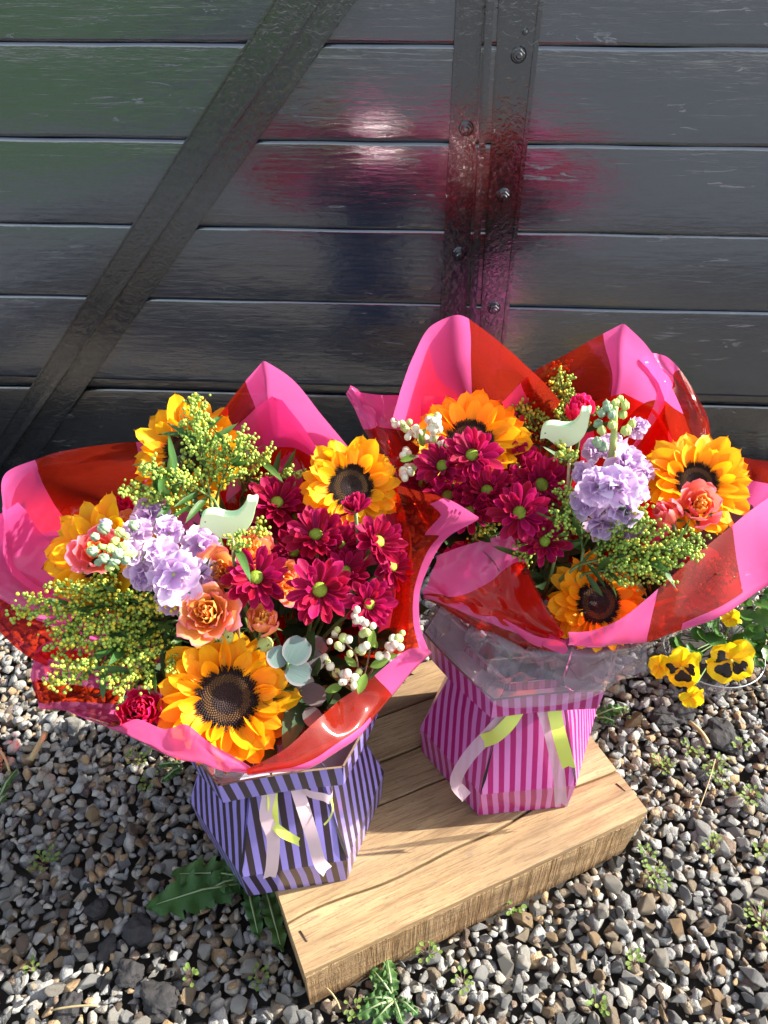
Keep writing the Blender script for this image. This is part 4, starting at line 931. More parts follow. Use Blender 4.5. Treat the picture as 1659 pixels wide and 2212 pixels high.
LILP = []
for k in range(6):
    rng = random.Random(70+k); V = []; uv = []; nu, nv = 11, 8
    for j in range(nv):
        tt = j/(nv-1)
        for i in range(nu):
            s = -1+2*i/(nu-1); w_ = .30+.95*math.sin(PI*min(.98, tt*.62+.10))
            fr = tt**1.6
            V.append((s*w_*.62, tt*(1-.12*s*s)+fr*.04*math.sin(s*14+k), .12*s*s+fr*.22*math.sin(s*5.5+k*1.7)+fr*.12*math.sin(s*11+k*2)+.20*tt*math.cos(k*1.3))); uv.append(((s+1)/2, tt))
    LILP.append(mesh('petal', V, grid_faces(nu, nv), M_LIL, uvs=uv))
def stock(label, tippt, basept, florets, buds, foot, seed):
    rng = random.Random(seed); A = at(*basept); T = at(*tippt); t = thing('stock_flower', label, 'stock flower', tuple(A), group='lilac stock stems in the two bouquets')
    V, Fc = tube(bez(A, (A+T)/2+Vector((0, 0, .004)), T, 8), [.0050, .005, .0048, .0045, .004, .0036, .003, .0025], 8); put_world('stem', V, Fc, M_BUDSTEM, t)
    V, Fc = tube(bez(A, A-(T-A)*.5, foot, 6), .004, 6); put_world('stem', V, Fc, M_STEM, t)
    for (u, v, z, rp, dx, dy) in florets:
        p = at(u, v, z); R = rp*.84*pxm(p); n0 = facing(p, dx, dy); fm = world(t).inverted() @ frame(p, n0, rng.uniform(0, 6))
        fl = put('floret', mesh('floret', [w_*R*.16 for w_ in ICO1[0]], ICO1[1], M_GBUDY), t, fm)
        for ring, cnt, inc, ln in ((0, 4, .05, 1.0), (1, 4, .55, .85), (2, 3, 1.15, .72)):
            for k in range(cnt):
                a = 2*PI*(k+.5*ring+rng.uniform(-.2, .2))/cnt
                put('petal', LILP[rng.randrange(6)], fl, Rz(a) @ Tr(0, R*.06, R*.05*ring) @ Rx(inc+rng.gauss(0, .32)) @ Ry(rng.gauss(0, .4)) @ Sc(R*ln*rng.uniform(.8, 1.15)))
    for (u, v, z, rp, kk) in buds:
        p = at(u, v, z); R = rp*pxm(p); mat = [M_GBUD, M_GBUDY, M_LILB][kk]
        mb = MB(); Fm = frame(p, (p-A+Vector((rng.gauss(0, .01), rng.gauss(0, .01), .02))).normalized(), u)
        for q in range(7):
            a = q*1.05+u; o_ = Vector((math.cos(a), math.sin(a), 0))*R*(.42 if q else 0); hh = R*rng.uniform(.7, 1.1)*(1.2 if q == 0 else .9); rr = R*rng.uniform(.36, .52)
            mb.add([Fm @ (o_*(1-.35*max(0, w_.z))+Vector((w_.x*rr, w_.y*rr, w_.z*hh))) for w_ in ICO1[0]], ICO1[1])
        mb.put('bud', mat, t)
    return t
M_BUDSTEM = simple('stock_stem_lime', (.34, .45, .13, 1), .5, 80, .2)
M_LILB = simple('lilac_bud', (.46, .38, .55, 1), .55, 140, .3, .3)

# ------------------------------------------------------------------ left bouquet
sunflower(490, 1508, .435, 152, .03, .0, 'large sunflower facing the camera at the front of the left bouquet', FL, .44, 1, 22)
sunflower(757, 1052, .53, 112, .10, .16, 'sunflower at the right of the left bouquet, behind the crimson chrysanthemums', FL, .43, 2, 19)
sunflower(222, 1200, .52, 128, -.50, .05, 'sunflower seen side-on at the left edge of the left bouquet', FL, .40, 3, 18)
sunflower(408, 985, .56, 128, -.35, .30, 'sunflower at the back of the left bouquet behind the tall goldenrod', FL, .40, 4, 18)
ML = 'crimson chrysanthemum '
for i, (u, v, z, r, dx, dy, lb) in enumerate([
    (598, 1088, .515, 68, .05, .50, 'right of the left mint bird, highest on the left side'), (683, 1158, .520, 72, -.10, .55, 'in the middle of the left bouquet under the right sunflower'),
    (733, 1178, .505, 60, .35, .45, 'low behind the middle of the left bouquet'), (815, 1172, .515, 68, .45, .45, 'turned away with its stem showing at the right of the left bouquet'),
    (768, 1105, .548, 44, -.15, .80, 'half closed, in front of the right sunflower of the left bouquet'), (553, 1248, .530, 76, -.05, .18, 'with a lime eye above the small orange rose bud of the left bouquet'),
    (690, 1274, .525, 80, .05, .05, 'full open with a lime eye, nearest the camera in the left bouquet'), (795, 1305, .49, 62, .40, .10, 'in shade beside the white berries of the left bouquet'),
    (572, 1135, .485, 50, -.1, .2, 'deep in shade just right of the left mint bird'),
    (745, 1235, .495, 60, .2, .3, 'half hidden behind the nearest one at the right of the left bouquet'), (635, 1195, .49, 58, -.1, .35, 'low behind the two nearest ones of the left bouquet'),
    (845, 1225, .49, 56, .55, .3, 'small, outermost at the right of the left bouquet'), (640, 1120, .49, 52, .1, .5, 'small, tucked below the highest one of the left bouquet')]):
    mum(u, v, z, r, dx, dy, ML+lb, FL, 100+i, 1.0 if i not in (4,) else .6)
rose(302, 1533, .435, 50, -.10, .12, 'hot', 'hot pink rose at the lower left beside the large front sunflower', FL, 1, .35, 19)
rose(262, 1098, .50, 36, -.15, .55, 'hot', 'dark pink rose behind the lilac stock of the left bouquet', FL, 2, .3, 14)
rose(270, 1138, .52, 34, .1, .3, 'orange', 'small orange rose peeping above the green stock tip of the left bouquet', FL, 3, .5, 14)
rose(212, 1192, .57, 50, -.2, .2, 'mix', 'coral rose half hidden behind the green stock tip of the left bouquet', FL, 4, .7, 15)
rose(272, 1240, .49, 46, -.1, -.45, 'coral', 'coral red rose underneath the lilac stock of the left bouquet', FL, 5, .5, 13)
rose(446, 1325, .515, 58, -.15, .10, 'orange', 'large ruffled orange rose above the front sunflower of the left bouquet', FL, 6, .75, 20)
rose(567, 1342, .50, 42, .05, .45, 'orange', 'half open orange rose bud with green sepals under the crimson flowers', FL, 7, .25, 14, 1.25)
rose(478, 1238, .525, 52, -.2, .15, 'orange', 'open orange rose right of the lilac stock in the left bouquet', FL, 8, .75, 18)
rose(542, 1192, .515, 48, .15, .45, 'orange', 'orange rose under the left mint bird', FL, 9, .6, 16)
rose(612, 1255, .50, 46, .4, -.1, 'orange', 'orange rose partly hidden behind two crimson chrysanthemums of the left bouquet', FL, 10, .7, 15)
for i, (u, v, z, r, lb) in enumerate([(573, 1392, .475, 18, 'round green rose bud right above the front sunflower'), (487, 1375, .475, 19, 'green bud with pink tip below the large ruffled orange rose')]):
    p = at(u, v, z); R = r*pxm(p); t = thing('rose_bud', lb, 'rose bud', tuple(p)); put('bud', mesh('bud', [w_*R*1.0 for w_ in ICO2[0]], ICO2[1], M_GBUDY), t)
    for k in range(5): put('sepal', LEAFN[k % 4], t, (Rz(k*1.256) @ Tr(0, 0, -R) @ Rx(.9)) @ Tr(0, R*.5, R*.1) @ Sc(R*1.9))
    V, Fc = tube(bez(p-Vector((0, 0, R)), p-Vector((0, 0, .06)), FL, 6), .0014, 5); put_world('stem', V, Fc, M_STEM, t)
stock('lilac stock stem with a pale green tip leaning to the left in the left bouquet', (215, 1180, .60), (400, 1235, .50),
      [(325, 1112, .545, 48, -.1, .4), (298, 1150, .555, 36, -.3, .3), (365, 1150, .545, 42, .1, .4), (345, 1195, .56, 44, -.1, .1), (375, 1240, .55, 66, .0, -.1), (432, 1180, .53, 52, .35, .2), (315, 1240, .54, 44, -.3, -.3), (430, 1240, .53, 48, .4, -.2), (370, 1290, .52, 46, 0, -.6), (285, 1195, .565, 32, -.3, 0), (410, 1290, .505, 40, .3, -.5)],
      [(205, 1160, .595, 13, 0), (200, 1190, .60, 16, 0), (225, 1205, .60, 15, 0), (238, 1185, .605, 14, 1), (255, 1195, .60, 16, 0), (246, 1212, .595, 16, 0), (265, 1180, .595, 13, 1), (225, 1142, .585, 17, 0), (228, 1130, .58, 15, 2), (258, 1150, .585, 15, 1), (288, 1135, .575, 15, 0), (236, 1226, .59, 12, 1), (270, 1210, .59, 14, 0), (248, 1168, .59, 12, 1), (212, 1215, .59, 11, 0), (272, 1158, .58, 11, 1)], FL, 5)
GL = 'goldenrod spray '
for i, (b, tp, nb, bl, lb, yl) in enumerate([
    ((455, 1085, .54), (422, 868, .62), 16, .042, 'standing tallest in front of the back sunflower of the left bouquet', .05),
    ((462, 1080, .54), (305, 1010, .60), 11, .028, 'arching left across the back sunflower of the left bouquet', .1),
    ((465, 1085, .53), (525, 950, .60), 14, .042, 'upright between the tall spray and the pink film of the left bouquet', .08),
    ((520, 1080, .48), (580, 975, .57), 9, .030, 'upright left of the highest crimson chrysanthemum', .08),
    ((440, 1105, .53), (262, 1062, .58), 12, .030, 'thin and dark, reaching left below the back sunflower', .1),
    ((560, 1070, .49), (648, 1022, .54), 8, .022, 'short, reaching to the right sunflower of the left bouquet', .1),
    ((390, 1310, .48), (42, 1325, .50), 20, .052, 'longest, reaching left over the wrap edge of the left bouquet', .35),
    ((400, 1340, .47), (115, 1395, .48), 17, .050, 'dense, below the longest spray of the left bouquet', .4),
    ((390, 1290, .48), (190, 1265, .51), 12, .045, 'under the left sunflower and the lilac stock', .5),
    ((400, 1350, .46), (115, 1475, .47), 17, .050, 'bright, low at the left of the hot pink rose', .3),
    ((400, 1370, .45), (250, 1500, .465), 13, .045, 'bright, just above the hot pink rose', .3),
    ((430, 1330, .47), (340, 1290, .52), 11, .045, 'open yellow, under the lilac stock of the left bouquet', .7),
    ((440, 1350, .47), (395, 1250, .53), 8, .03, 'open yellow, left of the large ruffled orange rose', .75),
    ((505, 1205, .545), (522, 1172, .57), 5, .016, 'tiny bunch hiding the foot of the left mint bird', .2),
    ((560, 1180, .50), (560, 1145, .545), 5, .018, 'little bunch right under the left mint bird', .2)]):
    spray(b, tp, GL+lb, FL, nb, bl, 300+i, 8 if i < 6 else 1 if nb == 5 else 13, 1.0, yl)
berries('white berry sprig with green leaves at the right front of the left bouquet', [[(775, 1490, .43), (770, 1420, .47), (738, 1382, .485), (715, 1375, .49)], [(780, 1480, .43), (800, 1400, .475), (790, 1345, .50), (770, 1330, .505)], [(785, 1480, .43), (820, 1420, .47), (845, 1395, .48), (868, 1370, .485)], [(770, 1490, .43), (730, 1460, .45), (708, 1420, .46)], [(780, 1490, .43), (765, 1465, .455), (738, 1475, .46)]],
        [(800, 1400, .48, 42, 80, .3), (800, 1440, .465, 44, 20, .2), (790, 1455, .46, 48, -110, .2), (815, 1400, .475, 30, 120, .3), (740, 1480, .45, 42, 200, .1), (770, 1440, .46, 36, 140, .3), (830, 1420, .465, 30, 10, .3)], FL, 1)
leafat('eucalyptus_sprig', 'blue grey eucalyptus leaves right of the front sunflower', 'eucalyptus', EUC, [(622, 1432, .475, 66, 55, .15, None), (612, 1440, .47, 52, 120, .35, None), (618, 1440, .468, 60, -25, .2, None), (640, 1450, .44, 60, -60, .1, EUD), (640, 1400, .43, 70, 0, .1, EUD)], footp=FL)
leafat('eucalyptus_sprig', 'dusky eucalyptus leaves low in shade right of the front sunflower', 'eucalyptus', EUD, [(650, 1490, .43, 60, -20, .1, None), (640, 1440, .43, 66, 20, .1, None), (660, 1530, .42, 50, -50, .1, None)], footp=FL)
leafat('loose_leaf', 'pale serrated leaf beside the hot pink rose at the wrap edge', 'leaf', PALEL, [(372, 1470, .40, 1, 200, 0, None), (350, 1530, .425, 95, 175, .05, None)])
# ------------------------------------------------------------------ right bouquet
sunflower(1014, 958, .54, 126, .0, .50, 'sunflower at the back left of the right bouquet behind white berries', FR, .40, 5, 20)
sunflower(1502, 1045, .53, 116, .30, .38, 'sunflower at the right of the right bouquet behind two coral rosebuds', FR, .38, 6, 20)
sunflower(1290, 1302, .435, 108, .30, .05, 'sunflower low at the front of the right bouquet above the film edge', FR, .44, 7, 20)
for i, (u, v, z, r, dx, dy, lb) in enumerate([
    (957, 1008, .553, 64, -.25, .45, 'at the left edge of the right bouquet by the white berries'), (1020, 985, .572, 68, .0, .40, 'highest of the right bouquet, under its back sunflower'),
    (1112, 1012, .525, 62, .05, .50, 'between the highest one and the right mint bird'), (1168, 1048, .525, 72, .20, .15, 'with a lime eye next to the lilac stock of the right bouquet'),
    (968, 1072, .51, 60, -.15, .25, 'low left in the right bouquet, above the film corner'), (1052, 1062, .52, 64, .0, .40, 'in the middle of the right bouquet'),
    (1122, 1108, .525, 70, .05, .15, 'with a lime eye in the centre front of the right bouquet'), (1176, 1170, .50, 58, .10, .10, 'lowest of the right bouquet, above its front sunflower'),
    (1015, 1105, .505, 58, -.05, .45, 'behind the pink film corner of the left wrap'),
    (1085, 1050, .505, 60, .1, .4, 'low between the middle and the stock of the right bouquet'), (915, 1045, .50, 52, -.45, .3, 'outermost at the left of the right bouquet'), (1000, 1040, .505, 60, -.1, .4, 'low behind the upper left ones of the right bouquet'), (1150, 1120, .50, 50, .3, .2, 'small, squeezed between the centre front one and the stock')]):
    mum(u, v, z, r, dx, dy, ML+lb, FR, 150+i)
rose(1254, 885, .585, 34, .0, .62, 'hot', 'tall hot pink rose behind the right mint bird', FR, 21, .2, 15, 1.7)
rose(1440, 1112, .53, 38, -.35, .45, 'coral', 'closed pink and coral rosebud left of the pair by the right sunflower', FR, 22, .1, 12, 1.4)
rose(1510, 1095, .535, 50, .15, .35, 'mix', 'coral rose with pink outer petals in front of the right sunflower', FR, 23, .55, 15)
rose(990, 1195, .46, 30, -.1, .2, 'hot', 'red rose just showing above the pink flap of the right wrap', FR, 24, .5, 12)
rose(1530, 1262, .445, 62, .1, .1, 'hot', 'red rose seen through the red film at the right of the right bouquet', FR, 25, .6, 14)
stock('lilac stock stem standing upright with green buds on top in the right bouquet', (1330, 880, .62), (1312, 1120, .48),
      [(1375, 925, .575, 30, .4, .4), (1292, 975, .56, 38, -.4, .4), (1268, 1025, .55, 36, -.5, .1), (1350, 1000, .565, 46, .3, .3), (1292, 1048, .565, 50, -.2, .0), (1335, 1050, .57, 46, .1, .1), (1368, 1058, .55, 44, .5, .1), (1272, 1080, .54, 46, -.4, -.2), (1340, 1095, .54, 52, .2, -.3), (1300, 1130, .52, 44, -.1, -.6), (1388, 1020, .54, 34, .6, .1), (1320, 965, .56, 36, .1, .5), (1360, 1135, .51, 40, .3, -.5)],
      [(1330, 872, .62, 13, 1), (1312, 880, .62, 13, 0), (1350, 875, .62, 13, 1), (1300, 892, .615, 12, 0), (1322, 895, .615, 13, 0), (1345, 895, .61, 13, 1), (1292, 915, .60, 13, 0), (1300, 930, .60, 13, 1), (1322, 918, .605, 13, 1), (1352, 930, .60, 15, 1), (1365, 915, .60, 12, 1), (1290, 955, .585, 15, 0), (1303, 965, .58, 14, 0), (1310, 872, .62, 10, 0), (1340, 862, .62, 10, 1)], FR, 6)
for i, (b, tp, nb, bl, lb, yl) in enumerate([
    ((1205, 985, .49), (1215, 792, .60), 15, .042, 'standing tallest behind the right mint bird', .2),
    ((1190, 980, .49), (1120, 875, .56), 11, .032, 'left of the tallest spray in the right bouquet', .15),
    ((1230, 960, .50), (1280, 880, .56), 8, .025, 'short, behind the tall hot pink rose', .2),
    ((1140, 960, .49), (1090, 915, .54), 8, .025, 'short, at the right of the back sunflower of the right bouquet', .2),
    ((1260, 1190, .49), (1222, 1060, .54), 10, .028, 'narrow, between the crimson flowers and the stock of the right bouquet', .1),
    ((1270, 1200, .48), (1395, 1120, .535), 12, .035, 'below the lilac stock of the right bouquet', .1),
    ((1250, 1220, .475), (1515, 1190, .51), 19, .045, 'longest of the right bouquet, reaching right to the red film', .1),
    ((1260, 1240, .465), (1440, 1240, .49), 14, .038, 'under the longest one, above the front sunflower of the right bouquet', .1),
    ((1200, 1200, .48), (1205, 1115, .53), 7, .024, 'small bunch under the lowest crimson flowers of the right bouquet', .1),
    ((1235, 1010, .54), (1205, 978, .585), 6, .020, 'tiny bunch hiding the foot of the right mint bird', .2),
    ((1010, 1190, .455), (1060, 1140, .49), 7, .022, 'small shaded bunch above the pink flap of the right wrap', .5),
    ((1140, 1240, .45), (1125, 1180, .48), 6, .02, 'small bunch beside the edge of the pink flap', .2),
    ((1450, 1270, .44), (1580, 1235, .47), 11, .035, 'seen through the red film at the right', .2)]):
    spray(b, tp, GL+lb, FR, nb, bl, 340+i, 1 if nb == 6 else 8, 1.0, yl)
berries('white berry sprig at the left edge of the right bouquet', [[(915, 985, .50), (900, 950, .555), (885, 925, .57), (850, 905, .58)], [(925, 980, .50), (935, 950, .56), (935, 920, .58), (945, 905, .585)], [(920, 990, .52), (900, 985, .54), (870, 980, .55)], [(925, 990, .50), (945, 965, .56), (965, 960, .57)], [(900, 1010, .50), (885, 1015, .53), (872, 1030, .54)]],
        [(905, 950, .56, 30, 60, .3), (915, 965, .555, 32, 110, .3), (895, 985, .55, 34, 200, .3), (925, 960, .555, 26, 30, .3)], FR, 2, .0046)
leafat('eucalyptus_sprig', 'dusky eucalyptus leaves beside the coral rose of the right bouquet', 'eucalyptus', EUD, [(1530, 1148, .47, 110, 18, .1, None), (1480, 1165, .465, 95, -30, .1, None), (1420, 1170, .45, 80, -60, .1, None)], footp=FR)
leafat('loose_leaf', 'bright green leaf below the coral rose of the right bouquet', 'leaf', LEAFLP, [(1530, 1155, .475, 72, -12, .0, None)])
leafat('loose_leaf', 'dull green leaf in the shade above the pink flap of the right wrap', 'leaf', LEAFP[0], [(1090, 1150, .46, 60, -70, .1, None)])

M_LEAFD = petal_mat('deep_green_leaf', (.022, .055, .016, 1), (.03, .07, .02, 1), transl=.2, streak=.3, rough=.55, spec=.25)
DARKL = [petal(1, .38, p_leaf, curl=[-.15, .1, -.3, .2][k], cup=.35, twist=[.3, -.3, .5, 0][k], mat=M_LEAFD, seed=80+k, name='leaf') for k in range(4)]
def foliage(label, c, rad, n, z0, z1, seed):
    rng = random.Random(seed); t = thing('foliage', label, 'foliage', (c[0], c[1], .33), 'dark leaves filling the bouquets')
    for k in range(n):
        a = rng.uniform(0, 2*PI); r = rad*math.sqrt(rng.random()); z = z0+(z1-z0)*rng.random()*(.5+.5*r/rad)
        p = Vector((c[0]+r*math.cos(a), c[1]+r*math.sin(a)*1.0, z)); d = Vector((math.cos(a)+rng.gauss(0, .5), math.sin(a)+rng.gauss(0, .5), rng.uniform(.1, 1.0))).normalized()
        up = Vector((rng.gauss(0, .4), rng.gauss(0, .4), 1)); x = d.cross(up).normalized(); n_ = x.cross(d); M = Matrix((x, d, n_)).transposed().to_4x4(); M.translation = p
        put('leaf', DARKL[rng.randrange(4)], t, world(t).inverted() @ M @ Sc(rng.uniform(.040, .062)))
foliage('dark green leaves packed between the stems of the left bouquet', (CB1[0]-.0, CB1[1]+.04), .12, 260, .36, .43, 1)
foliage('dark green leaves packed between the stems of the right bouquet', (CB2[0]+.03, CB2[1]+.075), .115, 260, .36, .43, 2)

# ------------------------------------------------------------------ mint birds on sticks
def bird(u, v, z, wpx, ang, label, foot, yaw):
    p = at(u, v, z); s = wpx*pxm(p)
    out = [(-.50, -.08), (-.465, .02), (-.43, .09), (-.36, .14), (-.27, .155), (-.16, .14), (-.04, .10), (.08, .085), (.17, .10), (.24, .15), (.29, .225), (.335, .31), (.365, .375), (.44, .355), (.515, .365), (.525, .30), (.49, .20), (.45, .09), (.39, -.03), (.30, -.14), (.18, -.225), (.04, -.27), (-.10, -.27), (-.22, -.225), (-.31, -.14), (-.37, -.085), (-.43, -.075)]
    c = facing(p, yaw, -.50); M = frame(p, c, math.radians(ang)); t = thing('bird_pick', label, 'bird', M=M, group='mint wooden birds on sticks')
    P = [Vector((x, y*(1.05 if y > .2 else 1.22), 0)) for x, y in out]; n = 66; ring = [cr(P+[P[0]], i/n) for i in range(n)]
    bm = bmesh.new(); f = bm.faces.new([bm.verts.new((q.x*s, q.y*s, .0045)) for q in ring]); r = bmesh.ops.extrude_face_region(bm, geom=[f])
    vs = [e for e in r['geom'] if isinstance(e, bmesh.types.BMVert)]; bmesh.ops.translate(bm, verts=vs, vec=(0, 0, -.011)); bmesh.ops.recalc_face_normals(bm, faces=bm.faces)
    eds = [e for e in bm.edges if any(len(f_.verts) > 10 for f_ in e.link_faces)]; bmesh.ops.bevel(bm, geom=eds, offset=.0008, segments=2, affect='EDGES')
    for f in bm.faces:
        if len(f.verts) == 4 and abs(f.normal.z) < .3: f.material_index = 1
    me = bpy.data.meshes.new('body'); bm.to_mesh(me); bm.free(); me.materials.append(M_BIRD); me.materials.append(M_BIRDE); put('body', me, t)
    put('eye', mesh('eye', [(w_.x*s*.013, w_.y*s*.013, w_.z*.0008) for w_ in ICO2[0]], ICO2[1], M_EYE), t, Tr(-.375*s, .03*s, .0046))
    a = M @ Vector((.02*s, -.34*s, -.001)); V, Fc = tube([a+UPV*.004, a-UPV*.04-Vector((0, 0, .02)), a-UPV*.06-Vector((0, 0, .05))], .0016, 8); put_world('stick', V, Fc, M_STICK, t)
bird(494, 1122, .575, 128, 4, 'mint green wooden bird on a stick in the left bouquet', FL, -.1)
bird(1222, 928, .59, 114, 6, 'mint green wooden bird on a stick in the right bouquet', FR, -.1)

# ------------------------------------------------------------------ pansies in a glass bowl
PB = at(1600, 1475, 0); PB = Vector((at(1525, 1440, .045).x+.01, at(1525, 1440, .045).y+.0, 0))
bowl_c = at(1530, 1448, .05); bx, by = bowl_c.x+.012, bowl_c.y+.030
M_GLASS = NT('bowl_glass').pbr((.85, .88, .88, 1), .03, None, Transmission_Weight=1.0, IOR=1.2)
bowl = thing('glass_bowl', 'clear round bowl with a metal rim at the right, holding yellow pansies', 'bowl', (bx, by, .02))
V = []; prof = [(.030, .012), (.052, .016), (.067, .030), (.075, .055), (.077, .060)]
for r, z in prof:
    for k in range(40): a = 2*PI*k/40; V.append((bx+r*math.cos(a), by+r*math.sin(a), z+.006))
put_world('glass', V, grid_faces(40, len(prof), True)+[tuple(range(40))[::-1]], M_CLEARG if 'M_CLEARG' in globals() else M_CLEAR, bowl)
V, Fc = tube([(bx+.078*math.cos(2*PI*k/40), by+.078*math.sin(2*PI*k/40), .067) for k in range(41)], .0013, 6, cap=False); put_world('rim', V, Fc, M_STEEL, bowl)
V = [(bx+.055*math.cos(2*PI*k/30), by+.012+.050*math.sin(2*PI*k/30), .036) for k in range(30)]; put_world('soil', V, [tuple(range(30))], M_SOIL, bowl)
def scallop(k):
    V = [(0, 0, 0)]; n = 30; uv = [(.5, .5)]
    for i in range(n):
        a = 2*PI*i/n-PI/2; r = .46*(1+.07*math.sin(9*a+k)); V.append((math.cos(a)*r*.82, .5+math.sin(a)*r, .05*math.cos(2*a+k)+.06*math.cos(a)**2)); uv.append((.5+.45*math.cos(a), .5+.45*math.sin(a)))
    V[0] = (0, .5, -.02); return mesh('leaf', V, [(0, 1+i, 1+(i+1) % n) for i in range(n)], M_PANL, uvs=uv)
M_PANL = petal_mat('pansy_leaf_green', (.05, .13, .02, 1), (.07, .17, .03, 1), transl=.35, streak=.3, rough=.35, spec=.5)
PLF = [scallop(k) for k in range(3)]
rng = random.Random(77)
pl = thing('pansy_plant', 'leafy green pansy plant growing in the bowl at the right edge', 'pansy plant', (bx+.03, by+.03, .04))
for k in range(110):
    a = rng.uniform(0, 2*PI); r = .115*math.sqrt(rng.random()); x = bx+.045+r*math.cos(a)*1.1; y = by+.055+r*math.sin(a)*.75; z = .065+.055*rng.random()*(1.2-r/.13)
    d = Vector((math.cos(a)+rng.gauss(0, .5), math.sin(a)+rng.gauss(0, .5)-.3, rng.uniform(-.1, .7))).normalized(); up = Vector((rng.gauss(0, .4), rng.gauss(0, .4)-.2, 1)); xx = d.cross(up).normalized(); n_ = xx.cross(d)
    M = Matrix((xx, d, n_)).transposed().to_4x4(); M.translation = (x, y, z); put('leaf', PLF[k % 3], pl, world(pl).inverted() @ M @ Sc(rng.uniform(.024, .038)))
    if k % 4 == 0:
        V, Fc = tube(bez((x, y, z), (x, y, z-.02), (bx+.03+.3*(x-bx-.03), by+.03+.3*(y-by-.03), .04), 4), .0011, 5); put_world('stem', V, Fc, M_STEM, pl)
M_BLOTCH = simple('pansy_blotch_black', (.008, .003, .003, 1), .7)
def pan_petal(k, blotch):
    V = []; uv = []; nu, nv = 11, 8
    for j in range(nv):
        tt = j/(nv-1); w_ = (.25+1.0*math.sin(PI*min(.97, tt*.66+.08)))
        for i in range(nu):
            s = -1+2*i/(nu-1); V.append((s*w_*.5, tt*(1-.16*s*s), .25*tt*tt*math.cos(k*2)+.10*tt*math.sin(s*5+k)+.05*tt*math.sin(s*11+k)-.16*s*s)); uv.append(((s+1)/2, tt))
    me = mesh('petal', V, grid_faces(nu, nv), M_PAN, uvs=uv); bl = None
    if blotch:
        V2 = [(Vector(V[j*nu+i])+Vector((0, 0, .012))) for j in range(1, 7) for i in range(2, 9)]
        for j in range(6):
            for i in range(7): V2[j*7+i].y -= (.06*((i*5+k) % 3)+.14 if j == 5 else 0); V2[j*7+i].x *= (.35, .7, .95, 1.0, .85, .45)[j]
        bl = mesh('blotch', V2, grid_faces(7, 6), M_BLOTCH)
    return me, bl
def pansy(u, v, z, rpx, dx, dy, spin, label, blot):
    p = at(u, v, z); R = rpx*pxm(p); t = thing('pansy', label, 'pansy', M=frame(p, facing(p, dx, dy), spin), group='yellow pansies in the bowl')
    for k, (a, l, inc, zz) in enumerate(((.55, .95, .1, -.03), (-.55, .95, .1, -.02), (1.75, .85, .25, .01), (-1.75, .85, .25, .02), (PI, 1.0, .2, .04))):
        me, bl = pan_petal(k, k > 1 and blot); M = Rz(a) @ Tr(0, 0, zz*R) @ Rx(inc) @ Matrix.Diagonal((R*l*1.05, R*l, R*l, 1)); o = put('petal', me, t, M)
        if bl: put('blotch', bl, o)
    put('eye', mesh('eye', [w_*R*.09 for w_ in ICO2[0]], ICO2[1], M_BUDY), t, Tr(0, 0, R*.08))
    V, Fc = tube(bez(p-facing(p, dx, dy)*.003, p+Vector((0, .01, -.01)), (bx+.04, by+.04, .05), 6), .0012, 5); put_world('stem', V, Fc, M_STEM, t)
pansy(1472, 1440, .105, 50, -.10, -.62, .15, 'yellow pansy with one black blotch leaning over the left rim of the bowl', True)
pansy(1578, 1425, .118, 56, .25, -.55, -.45, 'large yellow pansy with black blotches above the middle of the bowl', True)
pansy(1494, 1505, .085, 30, .1, -.75, .1, 'wilted yellow pansy hanging down in front of the bowl', False)
pansy(1425, 1440, .095, 28, -.6, .2, .6, 'small pansy petals showing behind the clear film at the left of the bowl', False)
pansy(1580, 1335, .12, 24, -.2, .5, .6, 'pale yellow pansy bud deep in the leaves below the red film', False)

# ------------------------------------------------------------------ weeds, straws
def jagged(L, W, seed):
    rng = random.Random(seed); nl = 6; V = []; uv = []; per = 5; n = nl*per+1
    for i in range(n):
        t = i/(n-1); env = W*.5*(.28+.72*math.sin(PI*min(.97, .08+t*.95))**.8)*(1 if t < .72 else 1.05)
        f = (i % per)/per; lobe = .58+.42*(1-f)**1.1 if t < .80 else 1-.9*((t-.80)/.20)**1.6
        back = .045*(1-f)**2 if t < .80 else 0; sm = .10*((i*7+seed*3) % 3-1)
        for s in (-1, -.55, 0, .55, 1):
            a = abs(s); ww = env*((lobe+sm*.5) if a == 1 else .5*(1 if a else 0)*(.6+.4*lobe))
            V.append(((1 if s > 0 else -1 if s < 0 else 0)*ww*rng.uniform(.88, 1.1), t-back*(a == 1), .06*math.sin(PI*t)+.16*a*a*W*math.sin(i*.9+s)+rng.uniform(-.006, .006)+.05*W*a)); uv.append(((s+1)/2, t))
    V = [(x*L, y*L, z*L) for x, y, z in V]; return mesh('leaf', V, grid_faces(5, n), M_DAND, uvs=uv)
def weed(label, leaves, grp='dandelion weeds in the gravel'):
    u, v = leaves[0][:2]; t = thing('dandelion', label, 'weed', tuple(at(u, v, .02)), grp)
    for i, (u, v, u2, v2, wd) in enumerate(leaves):
        a = at(u, v, .018); b = at(u2, v2, .020); d = b-a; L = d.length; d.normalize(); up = Vector((0.1*i-.1, -.2, 1)); x = d.cross(up).normalized(); n_ = x.cross(d)
        M = Matrix((x, d, n_)).transposed().to_4x4(); M.translation = a; o = put('leaf', jagged(L, wd, u+i), t, world(t).inverted() @ M)
        V, Fc = tube([a, a.lerp(b, .4)+Vector((0, 0, .0045+L*.05)), a.lerp(b, .9)+Vector((0, 0, .004))], [.0018, .0014, .0005], 5)
        mid = put_world('midrib', V, Fc, M_LEAFRIB, t)
M_LEAFRIB = simple('leaf_midrib', (.20, .26, .12, 1), .5)
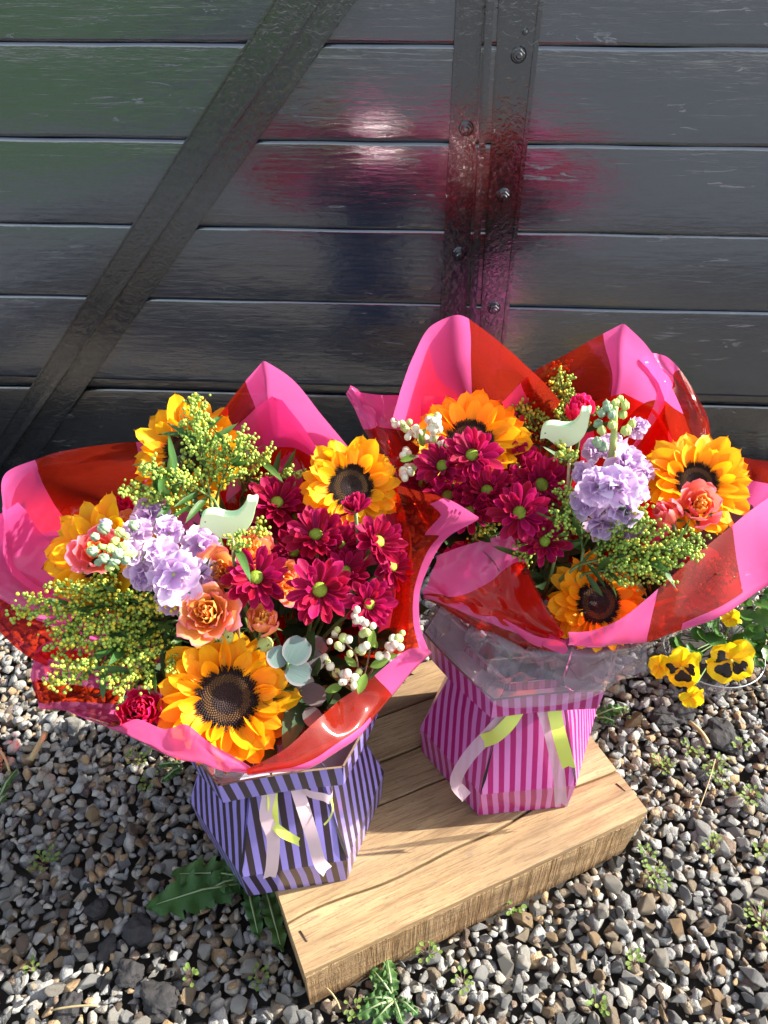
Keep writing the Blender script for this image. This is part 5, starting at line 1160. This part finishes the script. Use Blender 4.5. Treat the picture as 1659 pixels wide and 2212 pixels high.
weed('dandelion with long toothed leaves left of the crate under the violet box', [(545, 1895, 372, 1890, .44), (520, 1908, 318, 1962, .46), (520, 1895, 430, 1935, .5), (535, 1915, 560, 2030, .34), (575, 1925, 610, 2058, .34), (540, 1860, 545, 1905, .5), (590, 1900, 628, 2000, .3)])
weed('small dandelion with toothed leaves at the foot of the crate front', [(850, 2155, 800, 2090, .55), (850, 2158, 785, 2160, .6), (855, 2160, 805, 2212, .55), (850, 2158, 870, 2215, .5), (848, 2150, 835, 2065, .5), (860, 2158, 905, 2195, .5), (850, 2160, 770, 2195, .5)])
weed('two green leaves in the gravel right of the pink striped box', [(1290, 1545, 1350, 1530, .5), (1290, 1550, 1330, 1562, .5)])
weed('shaded weed leaves between left wrap and violet box', [(390, 1650, 340, 1655, .4), (395, 1655, 350, 1690, .4), (385, 1640, 360, 1620, .4)])
weed('leaf tips at the left frame edge among the stones', [(0, 1720, 40, 1660, .3), (-5, 1740, 20, 1715, .4)])
M_SEED = petal_mat('seedling_leaf', (.16, .24, .05, 1), (.18, .27, .06, 1), transl=.35, streak=.2)
SEEDL = petal(1, .7, p_round, cup=.2, mat=M_SEED, seed=90, name='leaf', nu=5, nv=5)
SEED = [((1430, 1652), 22, 'in sun by the right end of the crate'), ((1490, 1620), 16, 'in shade under the big dark rock'), ((1545, 1655), 26, 'with red stems right of the crate'), ((1600, 1612), 12, 'close to the right frame edge in shade'), ((1345, 1545), 12, 'between the pink box and the bowl'),
        ((1555, 1685), 18, 'below the red stemmed one'), ((1620, 1720), 20, 'in sun near the right frame edge'), ((1400, 1850), 14, 'beside the broken end of the crate'), ((1415, 1890), 26, 'feathery, below the right end of the crate'), ((1650, 1990), 34, 'at the right frame edge in the lower gravel'),
        ((1540, 1830), 14, 'right of the crate in the middle of the gravel'), ((1370, 2080), 12, 'single, in the lower middle right gravel'), ((1290, 2170), 14, 'near the bottom edge right of the middle'), ((1700, 2000), 14, 'beyond the right edge'), ((1110, 1960), 16, 'touching the foot of the crate front'),
        ((95, 1860), 24, 'in the sun fleck at the left'), ((300, 1640), 20, 'in shade below the left wrap'), ((320, 1690), 18, 'left of the violet box'), ((1000, 2120), 10, 'right of the small dandelion'), ((560, 2110), 12, 'between the lower left stones and crate'), ((765, 2180), 10, 'left of the small dandelion'), ((1640, 1840), 12, 'near the right edge halfway down'),
        ((925, 2060), 14, 'by dry rootlets in front of the crate'), ((945, 1395), 14, 'in the gap between the wraps'), ((70, 2090), 8, 'tiny, at the lower left'), ((410, 2110), 9, 'tiny, left of the crate corner')]
for i, ((u, v), n, lb) in enumerate(SEED):
    if u > 1659: continue
    rng = random.Random(500+i); t = thing('seedling', 'small green seedling '+lb, 'seedling', tuple(at(u, v, .018)), 'seedlings in the gravel'); c = at(u, v, .018)
    mb = MB()
    for k in range(n):
        a = rng.uniform(0, 6.28); r = rng.uniform(.002, .0045+.0005*n); p = c+Vector((r*math.cos(a), r*math.sin(a), rng.uniform(0, .010))); s = rng.uniform(.0045, .0075)
        d = Vector((math.cos(a), math.sin(a), rng.uniform(-.1, .4))).normalized(); x = d.cross(Vector((0, 0, 1))).normalized(); n_ = x.cross(d); M = Matrix((x, d, n_)).transposed().to_4x4(); M.translation = p
        put('leaf', SEEDL, t, world(t).inverted() @ M @ Sc(s)); V, Fc = tube([c-Vector((0, 0, .008)), p], .0004, 4); mb.add(V, Fc)
    mb.put('stalks', M_STEMB, t)['kind'] = 'stuff'
for i, (u, v, u2, v2, r, lb) in enumerate([(66, 1642, 98, 1582, .0042, 'thick dry straw piece lying on the left gravel'), (-5, 1615, 20, 1665, .0018, 'thin pale straw at the left frame edge'), (1505, 1760, 1545, 1640, .0007, 'long bent dry stalk on the gravel right of the crate'),
                                         (110, 2182, 212, 2172, .0012, 'thin dry twig near the bottom left corner'), (735, 2180, 700, 2130, .0010, 'dry curved rootlet below the crate corner'), (1490, 1560, 1530, 1605, .0032, 'grey stick between the dark rocks at the right')]):
    A = at(u, v, .024); B = at(u2, v2, .026); t = put_world('straw', *tube(bez(A, (A+B)/2+Vector((.004, .002, .004)), B, 6), r, 7), M_STRAW, None); tag(t, lb, 'straw', 'dry straws on the gravel')
